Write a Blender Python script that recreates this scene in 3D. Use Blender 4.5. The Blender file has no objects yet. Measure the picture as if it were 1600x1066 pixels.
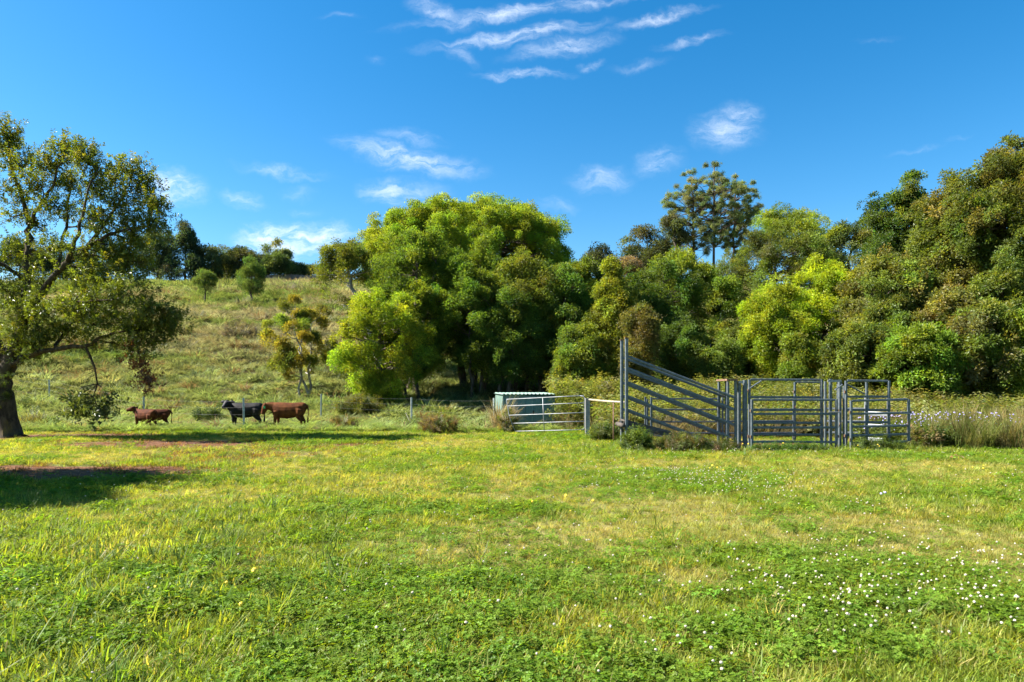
import bpy, math, random
import numpy as np
from mathutils import Vector, Matrix, Euler

SC = bpy.context.scene
COL = SC.collection
random.seed(7)
R = np.random.RandomState(11)
F, HX, HY, CH = 1067.0, 800.0, 610.0, 1.6      # lens in photo pixels, horizon row, eye height

# ------------------------------------------------------------------ camera
cam_d = bpy.data.cameras.new('camera')
cam = bpy.data.objects.new('camera', cam_d); COL.objects.link(cam)
cam.location = (0, 0, CH); cam.rotation_euler = (math.pi / 2, 0, 0)
cam_d.sensor_width = 36.0; cam_d.lens = 24.0
cam_d.shift_y = (HY - 533.0) / 1600.0
cam_d.clip_start = 0.05; cam_d.clip_end = 9000
SC.camera = cam

# ------------------------------------------------------------------ sun, sky, exposure
SUN_EL = math.radians(43); SUN_AZ = math.atan2(-0.99, 0.02)      # azimuth from +Y towards +X
S = Vector((math.sin(SUN_AZ) * math.cos(SUN_EL), math.cos(SUN_AZ) * math.cos(SUN_EL), math.sin(SUN_EL)))
sd = bpy.data.lights.new('sun', 'SUN'); sd.energy = 5.0; sd.angle = math.radians(0.53); sd.color = (1.0, 0.955, 0.875)
so = bpy.data.objects.new('sun', sd); COL.objects.link(so)
so.rotation_euler = (-S).to_track_quat('-Z', 'Y').to_euler(); so.location = (-40, 20, 40)

SC.view_settings.view_transform = 'Standard'; SC.view_settings.look = 'None'
SC.view_settings.exposure = 1.95; SC.view_settings.gamma = 1.0
SC.view_settings.use_curve_mapping = False
SC.cycles.max_bounces = 4; SC.cycles.diffuse_bounces = 2; SC.cycles.glossy_bounces = 1
SC.cycles.transmission_bounces = 2; SC.cycles.transparent_max_bounces = 8
SC.cycles.caustics_reflective = False; SC.cycles.caustics_refractive = False
SC.cycles.use_adaptive_sampling = True; SC.cycles.adaptive_threshold = 0.02
SC.cycles.use_denoising = True
SC.cycles.sample_clamp_indirect = 4.0
SC.render.film_transparent = False

W = bpy.data.worlds.new('World'); SC.world = W; W.use_nodes = True
W.cycles.sampling_method = 'NONE'          # the sky is smooth: hit it by scattering alone
wt = W.node_tree; wt.nodes.clear()
class NT:
    """small helper that wires shader nodes"""
    def __init__(s, tree): s.t = tree
    def n(s, kind, **kw):
        x = s.t.nodes.new(kind)
        for k, v in kw.items(): setattr(x, k, v)
        return x
    def put(s, sock, v):
        if hasattr(v, 'node'): s.t.links.new(v, sock)
        else:
            try: sock.default_value = v
            except Exception:
                sock.default_value = tuple(v) + (1.0,) if len(v) == 3 else v
    def math(s, op, a, b=None, c=None, clamp=False):
        x = s.n('ShaderNodeMath', operation=op, use_clamp=clamp)
        s.put(x.inputs[0], a)
        if b is not None: s.put(x.inputs[1], b)
        if c is not None: s.put(x.inputs[2], c)
        return x.outputs[0]
    def vm(s, op, a, b=None):
        x = s.n('ShaderNodeVectorMath', operation=op); s.put(x.inputs[0], a)
        if b is not None: s.put(x.inputs[1], b)
        return x.outputs['Value'] if op in ('DOT_PRODUCT', 'LENGTH') else x.outputs[0]
    def ramp(s, v, lo, hi, a=0.0, b=1.0, smooth=True):
        x = s.n('ShaderNodeMapRange', interpolation_type='SMOOTHSTEP' if smooth else 'LINEAR')
        s.put(x.inputs[0], v); x.inputs[1].default_value = lo; x.inputs[2].default_value = hi
        x.inputs[3].default_value = a; x.inputs[4].default_value = b
        return x.outputs[0]
    def noise(s, vec, scale, detail=4, rough=.55, dist=0.0):
        x = s.n('ShaderNodeTexNoise'); 
        if vec is not None: s.put(x.inputs['Vector'], vec)
        x.inputs['Scale'].default_value = scale; x.inputs['Detail'].default_value = detail
        x.inputs['Roughness'].default_value = rough; x.inputs['Distortion'].default_value = dist
        return x
    def mix(s, f, a, b, mode='MIX'):
        x = s.n('ShaderNodeMix', data_type='RGBA', blend_type=mode)
        s.put(x.inputs[0], f); s.put(x.inputs[6], a); s.put(x.inputs[7], b)
        return x.outputs[2]

def build_sky():
    t = NT(wt)
    sky = t.n('ShaderNodeTexSky', sky_type='NISHITA', sun_disc=False, sun_elevation=SUN_EL, sun_rotation=SUN_AZ,
              altitude=0.0, air_density=1.0, dust_density=0.35, ozone_density=2.5)
    hs = t.n('ShaderNodeHueSaturation'); t.put(hs.inputs['Color'], sky.outputs[0])
    hs.inputs['Saturation'].default_value = 1.42; hs.inputs['Value'].default_value = 1.0; hs.inputs['Hue'].default_value = 0.495
    tc = t.n('ShaderNodeTexCoord'); d = tc.outputs['Generated']
    sep = t.n('ShaderNodeSeparateXYZ'); t.put(sep.inputs[0], d)
    # cloud layer coordinates: bearing and height over the northern sky
    dy = t.math('MAXIMUM', sep.outputs[1], 0.02)
    u = t.math('DIVIDE', sep.outputs[0], dy); v = t.math('DIVIDE', sep.outputs[2], dy)
    cmb = t.n('ShaderNodeCombineXYZ'); t.put(cmb.inputs[0], u); t.put(cmb.inputs[1], v)
    p0 = cmb.outputs[0]
    wob = t.noise(p0, 14.0, 5, .6); wv = t.vm('SCALE', t.vm('SUBTRACT', wob.outputs['Color'], (.5, .5, .5)), None)
    wv.node.inputs[3].default_value = 0.055
    p = t.vm('ADD', p0, wv)
    blobs = [  # x, y, half width, half height (photo pixels), tilt, strength
        (455, 372, 92, 28, 0, 1.3), (415, 372, 55, 26, 0, 1.2), (510, 372, 45, 26, 0, 1.1), (270, 292, 60, 28, -8, .95), (265, 312, 40, 14, 0, .6),
        (640, 248, 120, 21, -11, .8), (610, 300, 55, 22, -8, .8), (660, 296, 48, 18, -10, .5), (640, 215, 60, 12, -5, .45), (440, 268, 75, 11, -6, .5),
        (378, 310, 38, 13, -8, .65), (465, 298, 30, 12, 0, .35), (480, 325, 30, 8, 0, .3),
        (1135, 205, 62, 30, 0, .75), (1160, 182, 40, 20, 0, .6), (940, 278, 52, 20, 4, .6), (1032, 253, 45, 22, 12, .55), (870, 322, 40, 12, 0, .4),
        (800, 58, 150, 13, 9, .85), (790, 20, 180, 12, 8, .75), (880, 75, 90, 16, 10, .7), (815, 118, 75, 8, 0, .75), (690, 20, 60, 16, -20, .65),
        (1030, 28, 90, 10, 14, .65), (1080, 64, 55, 9, 8, .6), (920, 103, 28, 8, 12, .6), (720, 88, 40, 12, -20, .5), (1000, 100, 50, 9, 10, .35),
        (900, 5, 130, 10, 4, .6), (530, 22, 40, 7, 0, .3), (588, 98, 22, 8, 0, .25), (1430, 228, 50, 6, 8, .3), (1500, 212, 30, 5, 8, .25), (1370, 60, 40, 6, 4, .2)]
    acc = None
    for (x, y, a, b, tilt, k) in blobs:
        mp = t.n('ShaderNodeMapping', vector_type='TEXTURE'); t.put(mp.inputs['Vector'], p)
        mp.inputs['Location'].default_value = ((x - HX) / F, (HY - y) / F, 0); mp.inputs['Rotation'].default_value = (0, 0, math.radians(tilt)); mp.inputs['Scale'].default_value = (a * 1.25 / F, b * 1.35 / F, 1)
        m = t.math('MULTIPLY_ADD', t.vm('LENGTH', mp.outputs[0]), -k, k)
        acc = m if acc is None else t.math('MAXIMUM', acc, m)
    acc = t.ramp(acc, 0.0, 1.0)
    st = t.vm('MULTIPLY', p, (1.0, 3.2, 1.0))
    fine = t.noise(st, 24.0, 8, .66, .35).outputs['Fac']
    cl = t.math('MULTIPLY', acc, t.ramp(fine, .30, .72, .08, .76))
    fwd = t.ramp(sep.outputs[1], .30, .42)
    cl = t.math('MULTIPLY', cl, fwd)
    # the rest of the sky: the same kind of thin scattered cloud
    dz = t.math('ADD', t.math('MAXIMUM', sep.outputs[2], 0.0), .12)
    cm2 = t.n('ShaderNodeCombineXYZ'); t.put(cm2.inputs[0], t.math('DIVIDE', sep.outputs[0], dz)); t.put(cm2.inputs[1], t.math('DIVIDE', sep.outputs[1], dz))
    gen = t.ramp(t.noise(cm2.outputs[0], 1.3, 6, .6).outputs['Fac'], .58, .78, 0, .6)
    gen = t.math('MULTIPLY', gen, t.math('SUBTRACT', 1.0, fwd))
    WHITE = (6.0, 6.5, 7.2)
    bgs = []
    for c in (gen, cl):
        bg = t.n('ShaderNodeBackground'); t.put(bg.inputs[0], t.mix(t.math('MINIMUM', c, .9), hs.outputs[0], WHITE)); bg.inputs[1].default_value = SKY; bgs.append(bg)
    mx = t.n('ShaderNodeMixShader'); t.put(mx.inputs[0], t.math('GREATER_THAN', t.math('MINIMUM', t.math('SUBTRACT', sep.outputs[1], .3), sep.outputs[2]), 0.0))
    t.t.links.new(bgs[0].outputs[0], mx.inputs[1]); t.t.links.new(bgs[1].outputs[0], mx.inputs[2])
    out = t.n('ShaderNodeOutputWorld'); t.t.links.new(mx.outputs[0], out.inputs[0])
SKY = 0.055
build_sky()

# ------------------------------------------------------------------ helpers
def at(x, y, Y):
    """photo pixel at distance Y -> point in the place"""
    return Vector(((x - HX) / F * Y, Y, CH + (HY - y) / F * Y))

def vnoise(x, y, seed=0):
    xi, yi = np.floor(x).astype(np.int64), np.floor(y).astype(np.int64)
    xf, yf = x - xi, y - yi
    def h(a, b):
        n = (a * 374761393 + b * 668265263 + seed * 974711) & 0x7fffffff
        n = ((n ^ (n >> 13)) * 1274126177) & 0x7fffffff
        return ((n ^ (n >> 16)) & 0xffff) / 65535.0
    u, v = xf * xf * (3 - 2 * xf), yf * yf * (3 - 2 * yf)
    return (h(xi, yi) * (1 - u) + h(xi + 1, yi) * u) * (1 - v) + (h(xi, yi + 1) * (1 - u) + h(xi + 1, yi + 1) * u) * v
def fbm(x, y, seed=0, o=4):
    s, a, t = 0, .5, 0
    for k in range(o):
        s = s + a * vnoise(x * 2 ** k, y * 2 ** k, seed + 17 * k); t += a; a *= .55
    return s / t
def sstep(a, b, x):
    t = np.clip((x - a) / (b - a), 0, 1); return t * t * (3 - 2 * t)
def softp(x, k): return np.logaddexp(0, x / k) * k

def ground_z(X, Y):
    X = np.asarray(X, float); Y = np.asarray(Y, float)
    z = 0.236 * (softp(Y - 34.0, 2.0) - softp(Y - 127.0, 4.0)) - 0.02 * softp(Y - 160.0, 8.0)
    z = z + (fbm(X * .9, Y * .9, 3, 3) - .5) * .05
    far = sstep(27, 40, Y)
    z = z + far * ((fbm(X * .12, Y * .12, 5, 3) - .5) * 1.1 + (fbm(X * .7, Y * .7, 6, 2) - .5) * .35 + (fbm(X * .28, Y * .28, 8, 2) - .5) * .4)
    return z
def gz(x, y): return float(ground_z(np.array([x]), np.array([y]))[0])

def ell(X, Y, cx, cy, rx, ry, soft=.45):
    d = np.sqrt(((X - cx) / rx) ** 2 + ((Y - cy) / ry) ** 2)
    d = d + (fbm(X * 1.3, Y * 1.3, 31, 3) - .5) * .9
    return 1 - sstep(1 - soft, 1 + soft * .5, d)
def dirt_mask(X, Y):
    m = np.zeros_like(X)
    for e in ((-10.2, 20.2, 3.2, 1.5), (-9.2, 13.3, 3.6, 1.3), (-15.0, 24.0, 3.2, 1.1), (-13.5, 13.6, 3.0, 1.3), (6.9, 20.2, 2.8, 1.2), (5.2, 18.9, 1.0, .5), (-16.6, 22.8, 1.4, .9), (-4.8, 19.8, 1.3, .8)):
        m = np.maximum(m, ell(X, Y, *e))
    m = np.maximum(m, .38 * ell(X, Y, -6.6, 17.0, 2.4, 2.6)); m = np.maximum(m, .42 * ell(X, Y, -8.2, 19.0, 2.6, 1.2))
    m = np.maximum(m, .8 * sstep(.70, .78, fbm(X * .5, Y * .5, 44, 3)) * sstep(26, 30, Y))
    return m
def dry_mask(X, Y):
    m = .85 * sstep(.50, .68, fbm(X * .42 + 3, Y * .42, 21, 4))
    for (x, y, rx, ry, k) in ((890, 828, 1.1, .9, 1), (860, 770, 1.6, 1.2, .8), (930, 770, 1.2, .8, .9), (1290, 800, 1.6, 1.4, .3), (1080, 905, .45, .4, .8), (930, 900, .3, .3, .9), (690, 870, .35, .9, .6), (1000, 745, 4, 2.5, .35), (660, 760, 1.6, 1.5, .55)):
        d = CH * F / (y - HY); m = np.maximum(m, k * ell(X, Y, (x - HX) / F * d, d, rx, ry))
    return m
def clover_mask(X, Y):
    m = sstep(.52, .62, fbm(X * .55 + 9, Y * .55, 61, 4)) * .85
    for (x, y, rx, ry, k) in ((850, 900, 1.0, 1.0, 1), (1180, 1000, .9, .45, 1), (1450, 930, 2.0, .9, .9), (1300, 880, 1.2, .7, .8), (800, 805, .9, .8, .95), (590, 800, 1.4, .7, .9), (1100, 760, 1.1, .8, 1), (620, 845, 1.0, .5, .8), (980, 870, .8, .6, .8)):
        d = CH * F / (y - HY); m = np.maximum(m, k * ell(X, Y, (x - HX) / F * d, d, rx, ry))
    return m

# ------------------------------------------------------------------ materials
MATS = {}
def new_mat(name):
    m = bpy.data.materials.new(name); m.use_nodes = True; m.node_tree.nodes.clear(); MATS[name] = m
    t = NT(m.node_tree); out = t.n('ShaderNodeOutputMaterial'); return m, t, out
def leaf_mat(name, trans=.48, gloss=.010, grough=.45, spread=.5, tm=(1.75, 1.6, .55)):
    m, t, out = new_mat(name)
    a = t.n('ShaderNodeAttribute', attribute_type='INSTANCER', attribute_name='tint')
    v = t.n('ShaderNodeAttribute', attribute_type='GEOMETRY', attribute_name='leafvar')
    k = t.math('MULTIPLY_ADD', v.outputs['Fac'], spread, 1 - spread / 2)
    sc = t.n('ShaderNodeVectorMath', operation='SCALE'); t.put(sc.inputs[0], a.outputs['Color']); t.put(sc.inputs[3], k)
    col = sc.outputs[0]
    dif = t.n('ShaderNodeBsdfDiffuse'); t.put(dif.inputs[0], col)
    tl = t.n('ShaderNodeBsdfTranslucent'); t.put(tl.inputs[0], t.vm('MULTIPLY', col, tm))
    mx = t.n('ShaderNodeMixShader'); mx.inputs[0].default_value = trans
    t.t.links.new(dif.outputs[0], mx.inputs[1]); t.t.links.new(tl.outputs[0], mx.inputs[2])
    gl = t.n('ShaderNodeBsdfGlossy'); gl.inputs[0].default_value = (1, 1, 1, 1); gl.inputs['Roughness'].default_value = grough
    m2 = t.n('ShaderNodeMixShader'); m2.inputs[0].default_value = gloss
    t.t.links.new(mx.outputs[0], m2.inputs[1]); t.t.links.new(gl.outputs[0], m2.inputs[2])
    t.t.links.new(m2.outputs[0], out.inputs[0]); return m
leaf_mat('leaf'); leaf_mat('grass', .48, .008, .45, .6, (1.75, 1.65, .5)); leaf_mat('glossy_leaf', .42, .03, .35, .6)
leaf_mat('straw', .38, .006, .5, .6, (1.5, 1.45, .85))

def solid_mat(name, c1, c2, scale=6.0, rough=.8, metal=0.0, bump=0.0, detail=5, coord='Object', stretch=(1, 1, 1), lo=.35, hi=.65, c3=None, s3=1.5, lo3=.55, hi3=.7, spec=.5):
    m, t, out = new_mat(name)
    tc = t.n('ShaderNodeTexCoord'); vec = t.vm('MULTIPLY', tc.outputs[coord], stretch)
    nz = t.noise(vec, scale, detail, .62)
    col = t.mix(t.ramp(nz.outputs['Fac'], lo, hi), c1, c2)
    if c3 is not None:
        col = t.mix(t.ramp(t.noise(vec, s3, 6, .65).outputs['Fac'], lo3, hi3), col, c3)
    b = t.n('ShaderNodeBsdfPrincipled'); t.put(b.inputs['Base Color'], col)
    b.inputs['Roughness'].default_value = rough; b.inputs['Metallic'].default_value = metal
    b.inputs['Specular IOR Level'].default_value = spec
    if bump:
        bp = t.n('ShaderNodeBump'); bp.inputs['Strength'].default_value = bump; bp.inputs['Distance'].default_value = .03
        t.put(bp.inputs['Height'], nz.outputs['Fac']); t.t.links.new(bp.outputs[0], b.inputs['Normal'])
    t.t.links.new(b.outputs[0], out.inputs[0]); return m
solid_mat('bark', (.055, .042, .03), (.13, .105, .078), 9, .9, bump=.8, stretch=(1, 1, .25), spec=.2)
solid_mat('mossy_bark', (.03, .022, .014), (.085, .062, .036), 7, .92, bump=.9, stretch=(1, 1, .4), c3=(.13, .10, .02), s3=2.2, lo3=.55, hi3=.72, spec=.15)
solid_mat('pale_bark', (.20, .17, .14), (.40, .37, .33), 5, .85, bump=.3, stretch=(1, 1, .2), spec=.2)
solid_mat('galvanised', (.075, .092, .10), (.12, .142, .155), 11, .5, metal=.3, bump=.04, c3=(.13, .10, .08), s3=3.0, lo3=.56, hi3=.72)
solid_mat('bright_steel', (.19, .20, .205), (.27, .28, .285), 9, .55, metal=.4, c3=(.35, .30, .26), s3=4, lo3=.58, hi3=.75)
solid_mat('rusty_steel', (.13, .075, .045), (.22, .135, .085), 14, .8, bump=.2, spec=.2)
solid_mat('picket_steel', (.30, .33, .31), (.45, .48, .46), 8, .6, metal=.3)
solid_mat('wire', (.10, .10, .10), (.16, .16, .155), 8, .7)
solid_mat('weathered_timber', (.055, .045, .038), (.12, .10, .085), 10, .9, bump=.6, stretch=(.2, 1, 1), spec=.2)
solid_mat('grey_timber', (.25, .235, .21), (.40, .38, .345), 7, .9, bump=.5, stretch=(1, 1, .15), spec=.2)
solid_mat('tan_pipe', (.26, .22, .14), (.38, .33, .23), 6, .6, c3=(.25, .13, .06), s3=3)
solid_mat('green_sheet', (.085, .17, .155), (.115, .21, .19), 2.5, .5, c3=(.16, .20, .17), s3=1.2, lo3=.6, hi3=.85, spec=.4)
solid_mat('pale_lit_green_sheet', (.16, .245, .205), (.22, .31, .26), 3, .5, spec=.3, c3=(.20, .22, .17), s3=1.5, lo3=.55, hi3=.75)  # paler green with the side wall's sunlight in its colour; also roof and trims
solid_mat('black_plastic', (.012, .012, .012), (.02, .02, .02), 5, .5)
solid_mat('paling', (.12, .105, .095), (.20, .18, .165), 1.5, .9)
solid_mat('red_soil', (.17, .065, .035), (.30, .135, .075), 5, .95, bump=.5, spec=.1)
solid_mat('clover_flower', (.40, .35, .26), (.52, .47, .38), 60, .8, spec=.1, c3=(.55, .33, .30), s3=25, lo3=.55, hi3=.75)
solid_mat('yellow_petal', (.75, .50, .03), (.85, .62, .05), 30, .7)
solid_mat('violet_petal', (.36, .30, .62), (.50, .45, .75), 30, .7)
solid_mat('black_hide', (.006, .005, .005), (.014, .012, .011), 14, .6, bump=.15, spec=.2)
solid_mat('brown_hide', (.065, .021, .008), (.125, .044, .014), 5, .8, bump=.2, spec=.08)
solid_mat('red_hide', (.05, .015, .007), (.10, .032, .012), 6, .8, bump=.2, spec=.08)
solid_mat('eye', (.004, .004, .004), (.01, .008, .006), 5, .15)
solid_mat('green_tag', (.03, .42, .16), (.04, .5, .2), 5, .5)
solid_mat('dead_stick', (.34, .29, .22), (.5, .45, .36), 6, .9)
solid_mat('antenna_metal', (.5, .5, .5), (.6, .6, .6), 6, .4, metal=.5)

def ground_mat():
    m, t, out = new_mat('meadow_ground')
    tc = t.n('ShaderNodeTexCoord'); P = tc.outputs['Object']
    dirt = t.n('ShaderNodeAttribute', attribute_name='dirt').outputs['Fac']
    dry = t.n('ShaderNodeAttribute', attribute_name='dry').outputs['Fac']
    far = t.n('ShaderNodeAttribute', attribute_name='far').outputs['Fac']
    n1 = t.noise(P, 2.2, 6, .65).outputs['Fac']; n2 = t.noise(P, 22, 4, .6).outputs['Fac']; n3 = t.noise(P, .35, 5, .6).outputs['Fac']
    green = t.mix(t.ramp(n1, .35, .65), (.07, .10, .016), (.125, .14, .025))
    straw = t.mix(n2, (.17, .145, .05), (.26, .215, .085))
    c = t.mix(t.math('MULTIPLY', dry, .8), green, straw)
    fgreen = t.mix(t.ramp(n1, .3, .7), (.09, .115, .026), (.17, .185, .048))
    fstraw = t.mix(t.ramp(n2, .3, .7), (.14, .125, .07), (.21, .19, .115))
    fc = t.mix(t.ramp(n3, .42, .62), fgreen, fstraw)
    c = t.mix(far, c, fc)
    soil = t.mix(t.ramp(t.noise(P, 7, 6, .7).outputs['Fac'], .3, .7), (.075, .034, .018), (.20, .098, .050))
    c = t.mix(t.ramp(t.math('ADD', dirt, t.math('MULTIPLY', t.math('SUBTRACT', n2, .5), .5)), .25, .6), c, soil)
    b = t.n('ShaderNodeBsdfPrincipled'); t.put(b.inputs['Base Color'], c); b.inputs['Roughness'].default_value = .95
    b.inputs['Specular IOR Level'].default_value = .1
    bp = t.n('ShaderNodeBump'); bp.inputs['Strength'].default_value = .9; bp.inputs['Distance'].default_value = .06
    t.put(bp.inputs['Height'], t.math('ADD', n1, n2)); t.t.links.new(bp.outputs[0], b.inputs['Normal'])
    t.t.links.new(b.outputs[0], out.inputs[0])
ground_mat()

# ------------------------------------------------------------------ mesh helpers
def tag(o, label=None, cat=None, group=None, kind=None):
    for k, v in (('label', label), ('category', cat), ('group', group), ('kind', kind)):
        if v: o[k] = v
    return o
def link(name, me, parent=None, loc=None):
    o = bpy.data.objects.new(name, me); COL.objects.link(o)
    if parent is not None: o.parent = parent
    if loc is not None: o.location = loc
    return o
def empty(name, loc=(0, 0, 0), rz=0.0):
    o = bpy.data.objects.new(name, None); COL.objects.link(o); o.location = loc; o.rotation_euler = (0, 0, rz)
    o.empty_display_size = .2; return o
class MB:
    def __init__(s): s.v, s.f = [], []
    def box(s, a, b):
        i = len(s.v)
        for z in (a[2], b[2]):
            for x, y in ((a[0], a[1]), (b[0], a[1]), (b[0], b[1]), (a[0], b[1])): s.v.append((x, y, z))
        s.f += [(i, i + 3, i + 2, i + 1), (i + 4, i + 5, i + 6, i + 7)] + [(i + k, i + (k + 1) % 4, i + 4 + (k + 1) % 4, i + 4 + k) for k in range(4)]
        return s
    def tube(s, pts, rad, n=6, flat=1.0, cap=True):
        pts = [Vector(p) for p in pts]; m = len(pts); i0 = len(s.v)
        rad = list(rad) if hasattr(rad, '__len__') else [rad] * m
        ref = None
        for k, p in enumerate(pts):
            d = (pts[min(k + 1, m - 1)] - pts[max(k - 1, 0)])
            d = d.normalized() if d.length > 1e-9 else Vector((0, 0, 1))
            if ref is None: ref = Vector((0, 0, 1)) if abs(d.z) < .9 else Vector((1, 0, 0))
            a = d.cross(ref); a = a.normalized() if a.length > 1e-6 else d.orthogonal().normalized()
            b = a.cross(d).normalized(); ref = b
            for j in range(n):
                w = 2 * math.pi * j / n
                s.v.append(tuple(p + (a * math.cos(w) * flat + b * math.sin(w)) * rad[k]))
        for k in range(m - 1):
            for j in range(n):
                q = i0 + k * n; s.f.append((q + j, q + (j + 1) % n, q + n + (j + 1) % n, q + n + j))
        if cap:
            s.f.append(tuple(i0 + j for j in range(n))[::-1]); s.f.append(tuple(i0 + (m - 1) * n + j for j in range(n)))
        return s
    def bar(s, p, q, w, h=None, up=(0, 0, 1)):
        """square steel bar from p to q with a small chamfer"""
        h = h or w; p, q = Vector(p), Vector(q); d = (q - p).normalized(); u = Vector(up)
        if abs(d.dot(u)) > .95: u = Vector((0, 1, 0))
        a = d.cross(u).normalized(); b = a.cross(d).normalized(); i = len(s.v); c = .22
        ring = [(1, 1 - 2 * c), (1 - 2 * c, 1), (-1 + 2 * c, 1), (-1, 1 - 2 * c), (-1, -1 + 2 * c), (-1 + 2 * c, -1), (1 - 2 * c, -1), (1, -1 + 2 * c)]
        for e in (p, q):
            for x, y in ring: s.v.append(tuple(e + a * x * w / 2 + b * y * h / 2))
        s.f += [(i + k, i + (k + 1) % 8, i + 8 + (k + 1) % 8, i + 8 + k) for k in range(8)]
        s.f += [tuple(i + k for k in range(8))[::-1], tuple(i + 8 + k for k in range(8))]
        return s
    def mesh(s, name, mat, smooth=False):
        me = bpy.data.meshes.new(name); me.from_pydata([tuple(p) for p in s.v], [], s.f)
        me.materials.append(MATS[mat])
        if smooth: me.polygons.foreach_set('use_smooth', [True] * len(me.polygons))
        me.update(); return me
    def build(s, name, mat, parent=None, smooth=False, loc=None):
        return link(name, s.mesh(name, mat, smooth), parent, loc)

# ------------------------------------------------------------------ leaf and blade prototypes (kept outside the scene, drawn through geometry nodes)
def rnd_unit():
    v = R.normal(size=3); return v / np.linalg.norm(v)
class Sprig:
    def __init__(s): s.v, s.f, s.a = [], [], []
    def leaf(s, p, d, L, Wd, n=None, fold=.12, droop=.15, var=None):
        p = np.asarray(p, float); d = np.asarray(d, float); d = d / np.linalg.norm(d)
        n = rnd_unit() if n is None else np.asarray(n, float)
        sd = np.cross(d, n); sd /= (np.linalg.norm(sd) + 1e-9); n = np.cross(sd, d)
        i = len(s.v); m = p + d * L * .5
        s.v += [p, m + sd * Wd / 2 + n * fold * Wd, p + d * L - n * droop * L, m - sd * Wd / 2 + n * fold * Wd]
        s.f += [(i, i + 1, i + 2), (i, i + 2, i + 3)]; s.a += [R.rand() if var is None else var] * 4
    def blade(s, p, ang, L, Wd, bend, var=None):
        c, sn = math.cos(ang), math.sin(ang); sd = np.array((-sn, c, 0)) * Wd / 2; o = np.array((c, sn, 0)); p = np.asarray(p, float)
        i = len(s.v); lean = R.uniform(.05, .35)
        pts = [p]; 
        for t in (.4, .75, 1.0): pts.append(p + o * L * (lean * t + bend * t * t) + np.array((0, 0, L * (t - .45 * bend * t * t))))
        s.v += [pts[0] - sd * .7, pts[0] + sd * .7, pts[1] - sd, pts[1] + sd, pts[2] - sd * .7, pts[2] + sd * .7, pts[3]]
        s.f += [(i, i + 1, i + 3, i + 2), (i + 2, i + 3, i + 5, i + 4), (i + 4, i + 5, i + 6)]
        s.a += [R.rand() if var is None else var] * 7
    def mesh(s, name, mat):
        me = bpy.data.meshes.new(name); me.from_pydata([tuple(map(float, p)) for p in s.v], [], s.f)
        at_ = me.attributes.new('leafvar', 'FLOAT', 'POINT'); at_.data.foreach_set('value', np.array(s.a, dtype=np.float32))
        me.materials.append(MATS[mat]); me.update(); return me
LIB = {}
def library(key, meshes):
    c = bpy.data.collections.new('library_' + key)
    for k, me in enumerate(meshes):
        o = bpy.data.objects.new('%s_%02d' % (key, k), me); c.objects.link(o)
    LIB[key] = (c, len(meshes))

def lib_fine(n=4, leaves=46, L=.13, Wd=.065, rad=.40):
    out = []
    for _ in range(n):
        s = Sprig()
        for k in range(leaves):
            d = rnd_unit(); d[2] = abs(d[2]) * .9 - .15; p = d * rad * R.uniform(.35, 1.0)
            q = d + rnd_unit() * .8; s.leaf(p, q, L * R.uniform(.7, 1.3), Wd * R.uniform(.7, 1.2), n=np.array((0, 0, 1)) * .8 + rnd_unit() * .8)
        out.append(s.mesh('leaves', 'leaf'))
    return out
def lib_broad(n=5, mat='glossy_leaf'):
    out = []
    for _ in range(n):
        s = Sprig(); tw = rnd_unit() * .5; tw[2] = 1; tw /= np.linalg.norm(tw)
        for k in range(17):
            t = .05 + .33 * (k / 16.0); a = k * 2.4 + R.uniform(-.5, .5)
            q = np.array((math.cos(a), math.sin(a), R.uniform(-.1, .9))); p = tw * t + rnd_unit() * .03
            s.leaf(p, q, R.uniform(.085, .135), R.uniform(.036, .056), n=np.array((0, 0, 1)) + rnd_unit() * .6, fold=.15, droop=.12)
        out.append(s.mesh('leaves', mat))
    return out
def lib_droop(n=4):
    out = []
    for _ in range(n):
        s = Sprig()
        for k in range(34):
            d = rnd_unit(); d[2] = abs(d[2]) * .6; p = d * .42 * R.uniform(.2, 1)
            q = np.array((R.normal() * .5, R.normal() * .5, -.7)); s.leaf(p, q, R.uniform(.14, .24), R.uniform(.03, .05), droop=.05)
        out.append(s.mesh('leaves', 'leaf'))
    return out
def lib_tuft(n=5, blades=26, L=(.06, .15), Wd=.005, rad=.07, bend=(.1, .7), mat='grass'):
    out = []
    for _ in range(n):
        s = Sprig()
        for k in range(blades):
            a = R.uniform(0, 6.283); r = rad * math.sqrt(R.rand()); b = a + R.normal() * .8
            s.blade((r * math.cos(a), r * math.sin(a), -.01), b, R.uniform(*L), Wd * R.uniform(.7, 1.4), R.uniform(*bend))
        out.append(s.mesh('blades', mat))
    return out
def lib_clover(n=5, count=36):
    out = []
    for _ in range(n):
        s = Sprig()
        for k in range(count):
            a = R.uniform(0, 6.283); r = .095 * math.sqrt(R.rand()); h = R.uniform(.03, .085); c = np.array((r * math.cos(a), r * math.sin(a), h))
            tilt = rnd_unit() * .45; up = np.array((0, 0, 1)) + tilt; up /= np.linalg.norm(up); v = R.rand(); sz = R.uniform(.010, .018); a0 = R.uniform(0, 6.28)
            x = np.cross(up, (0, 1, 0)); x /= np.linalg.norm(x); y = np.cross(up, x)
            for j in range(3):
                w = a0 + j * 2.094; d = x * math.cos(w) + y * math.sin(w); s.leaf(c, d, sz * 1.1, sz * 1.05, n=up, fold=.1, droop=.05, var=v)
        out.append(s.mesh('clover_leaves', 'grass'))
    return out
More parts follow.
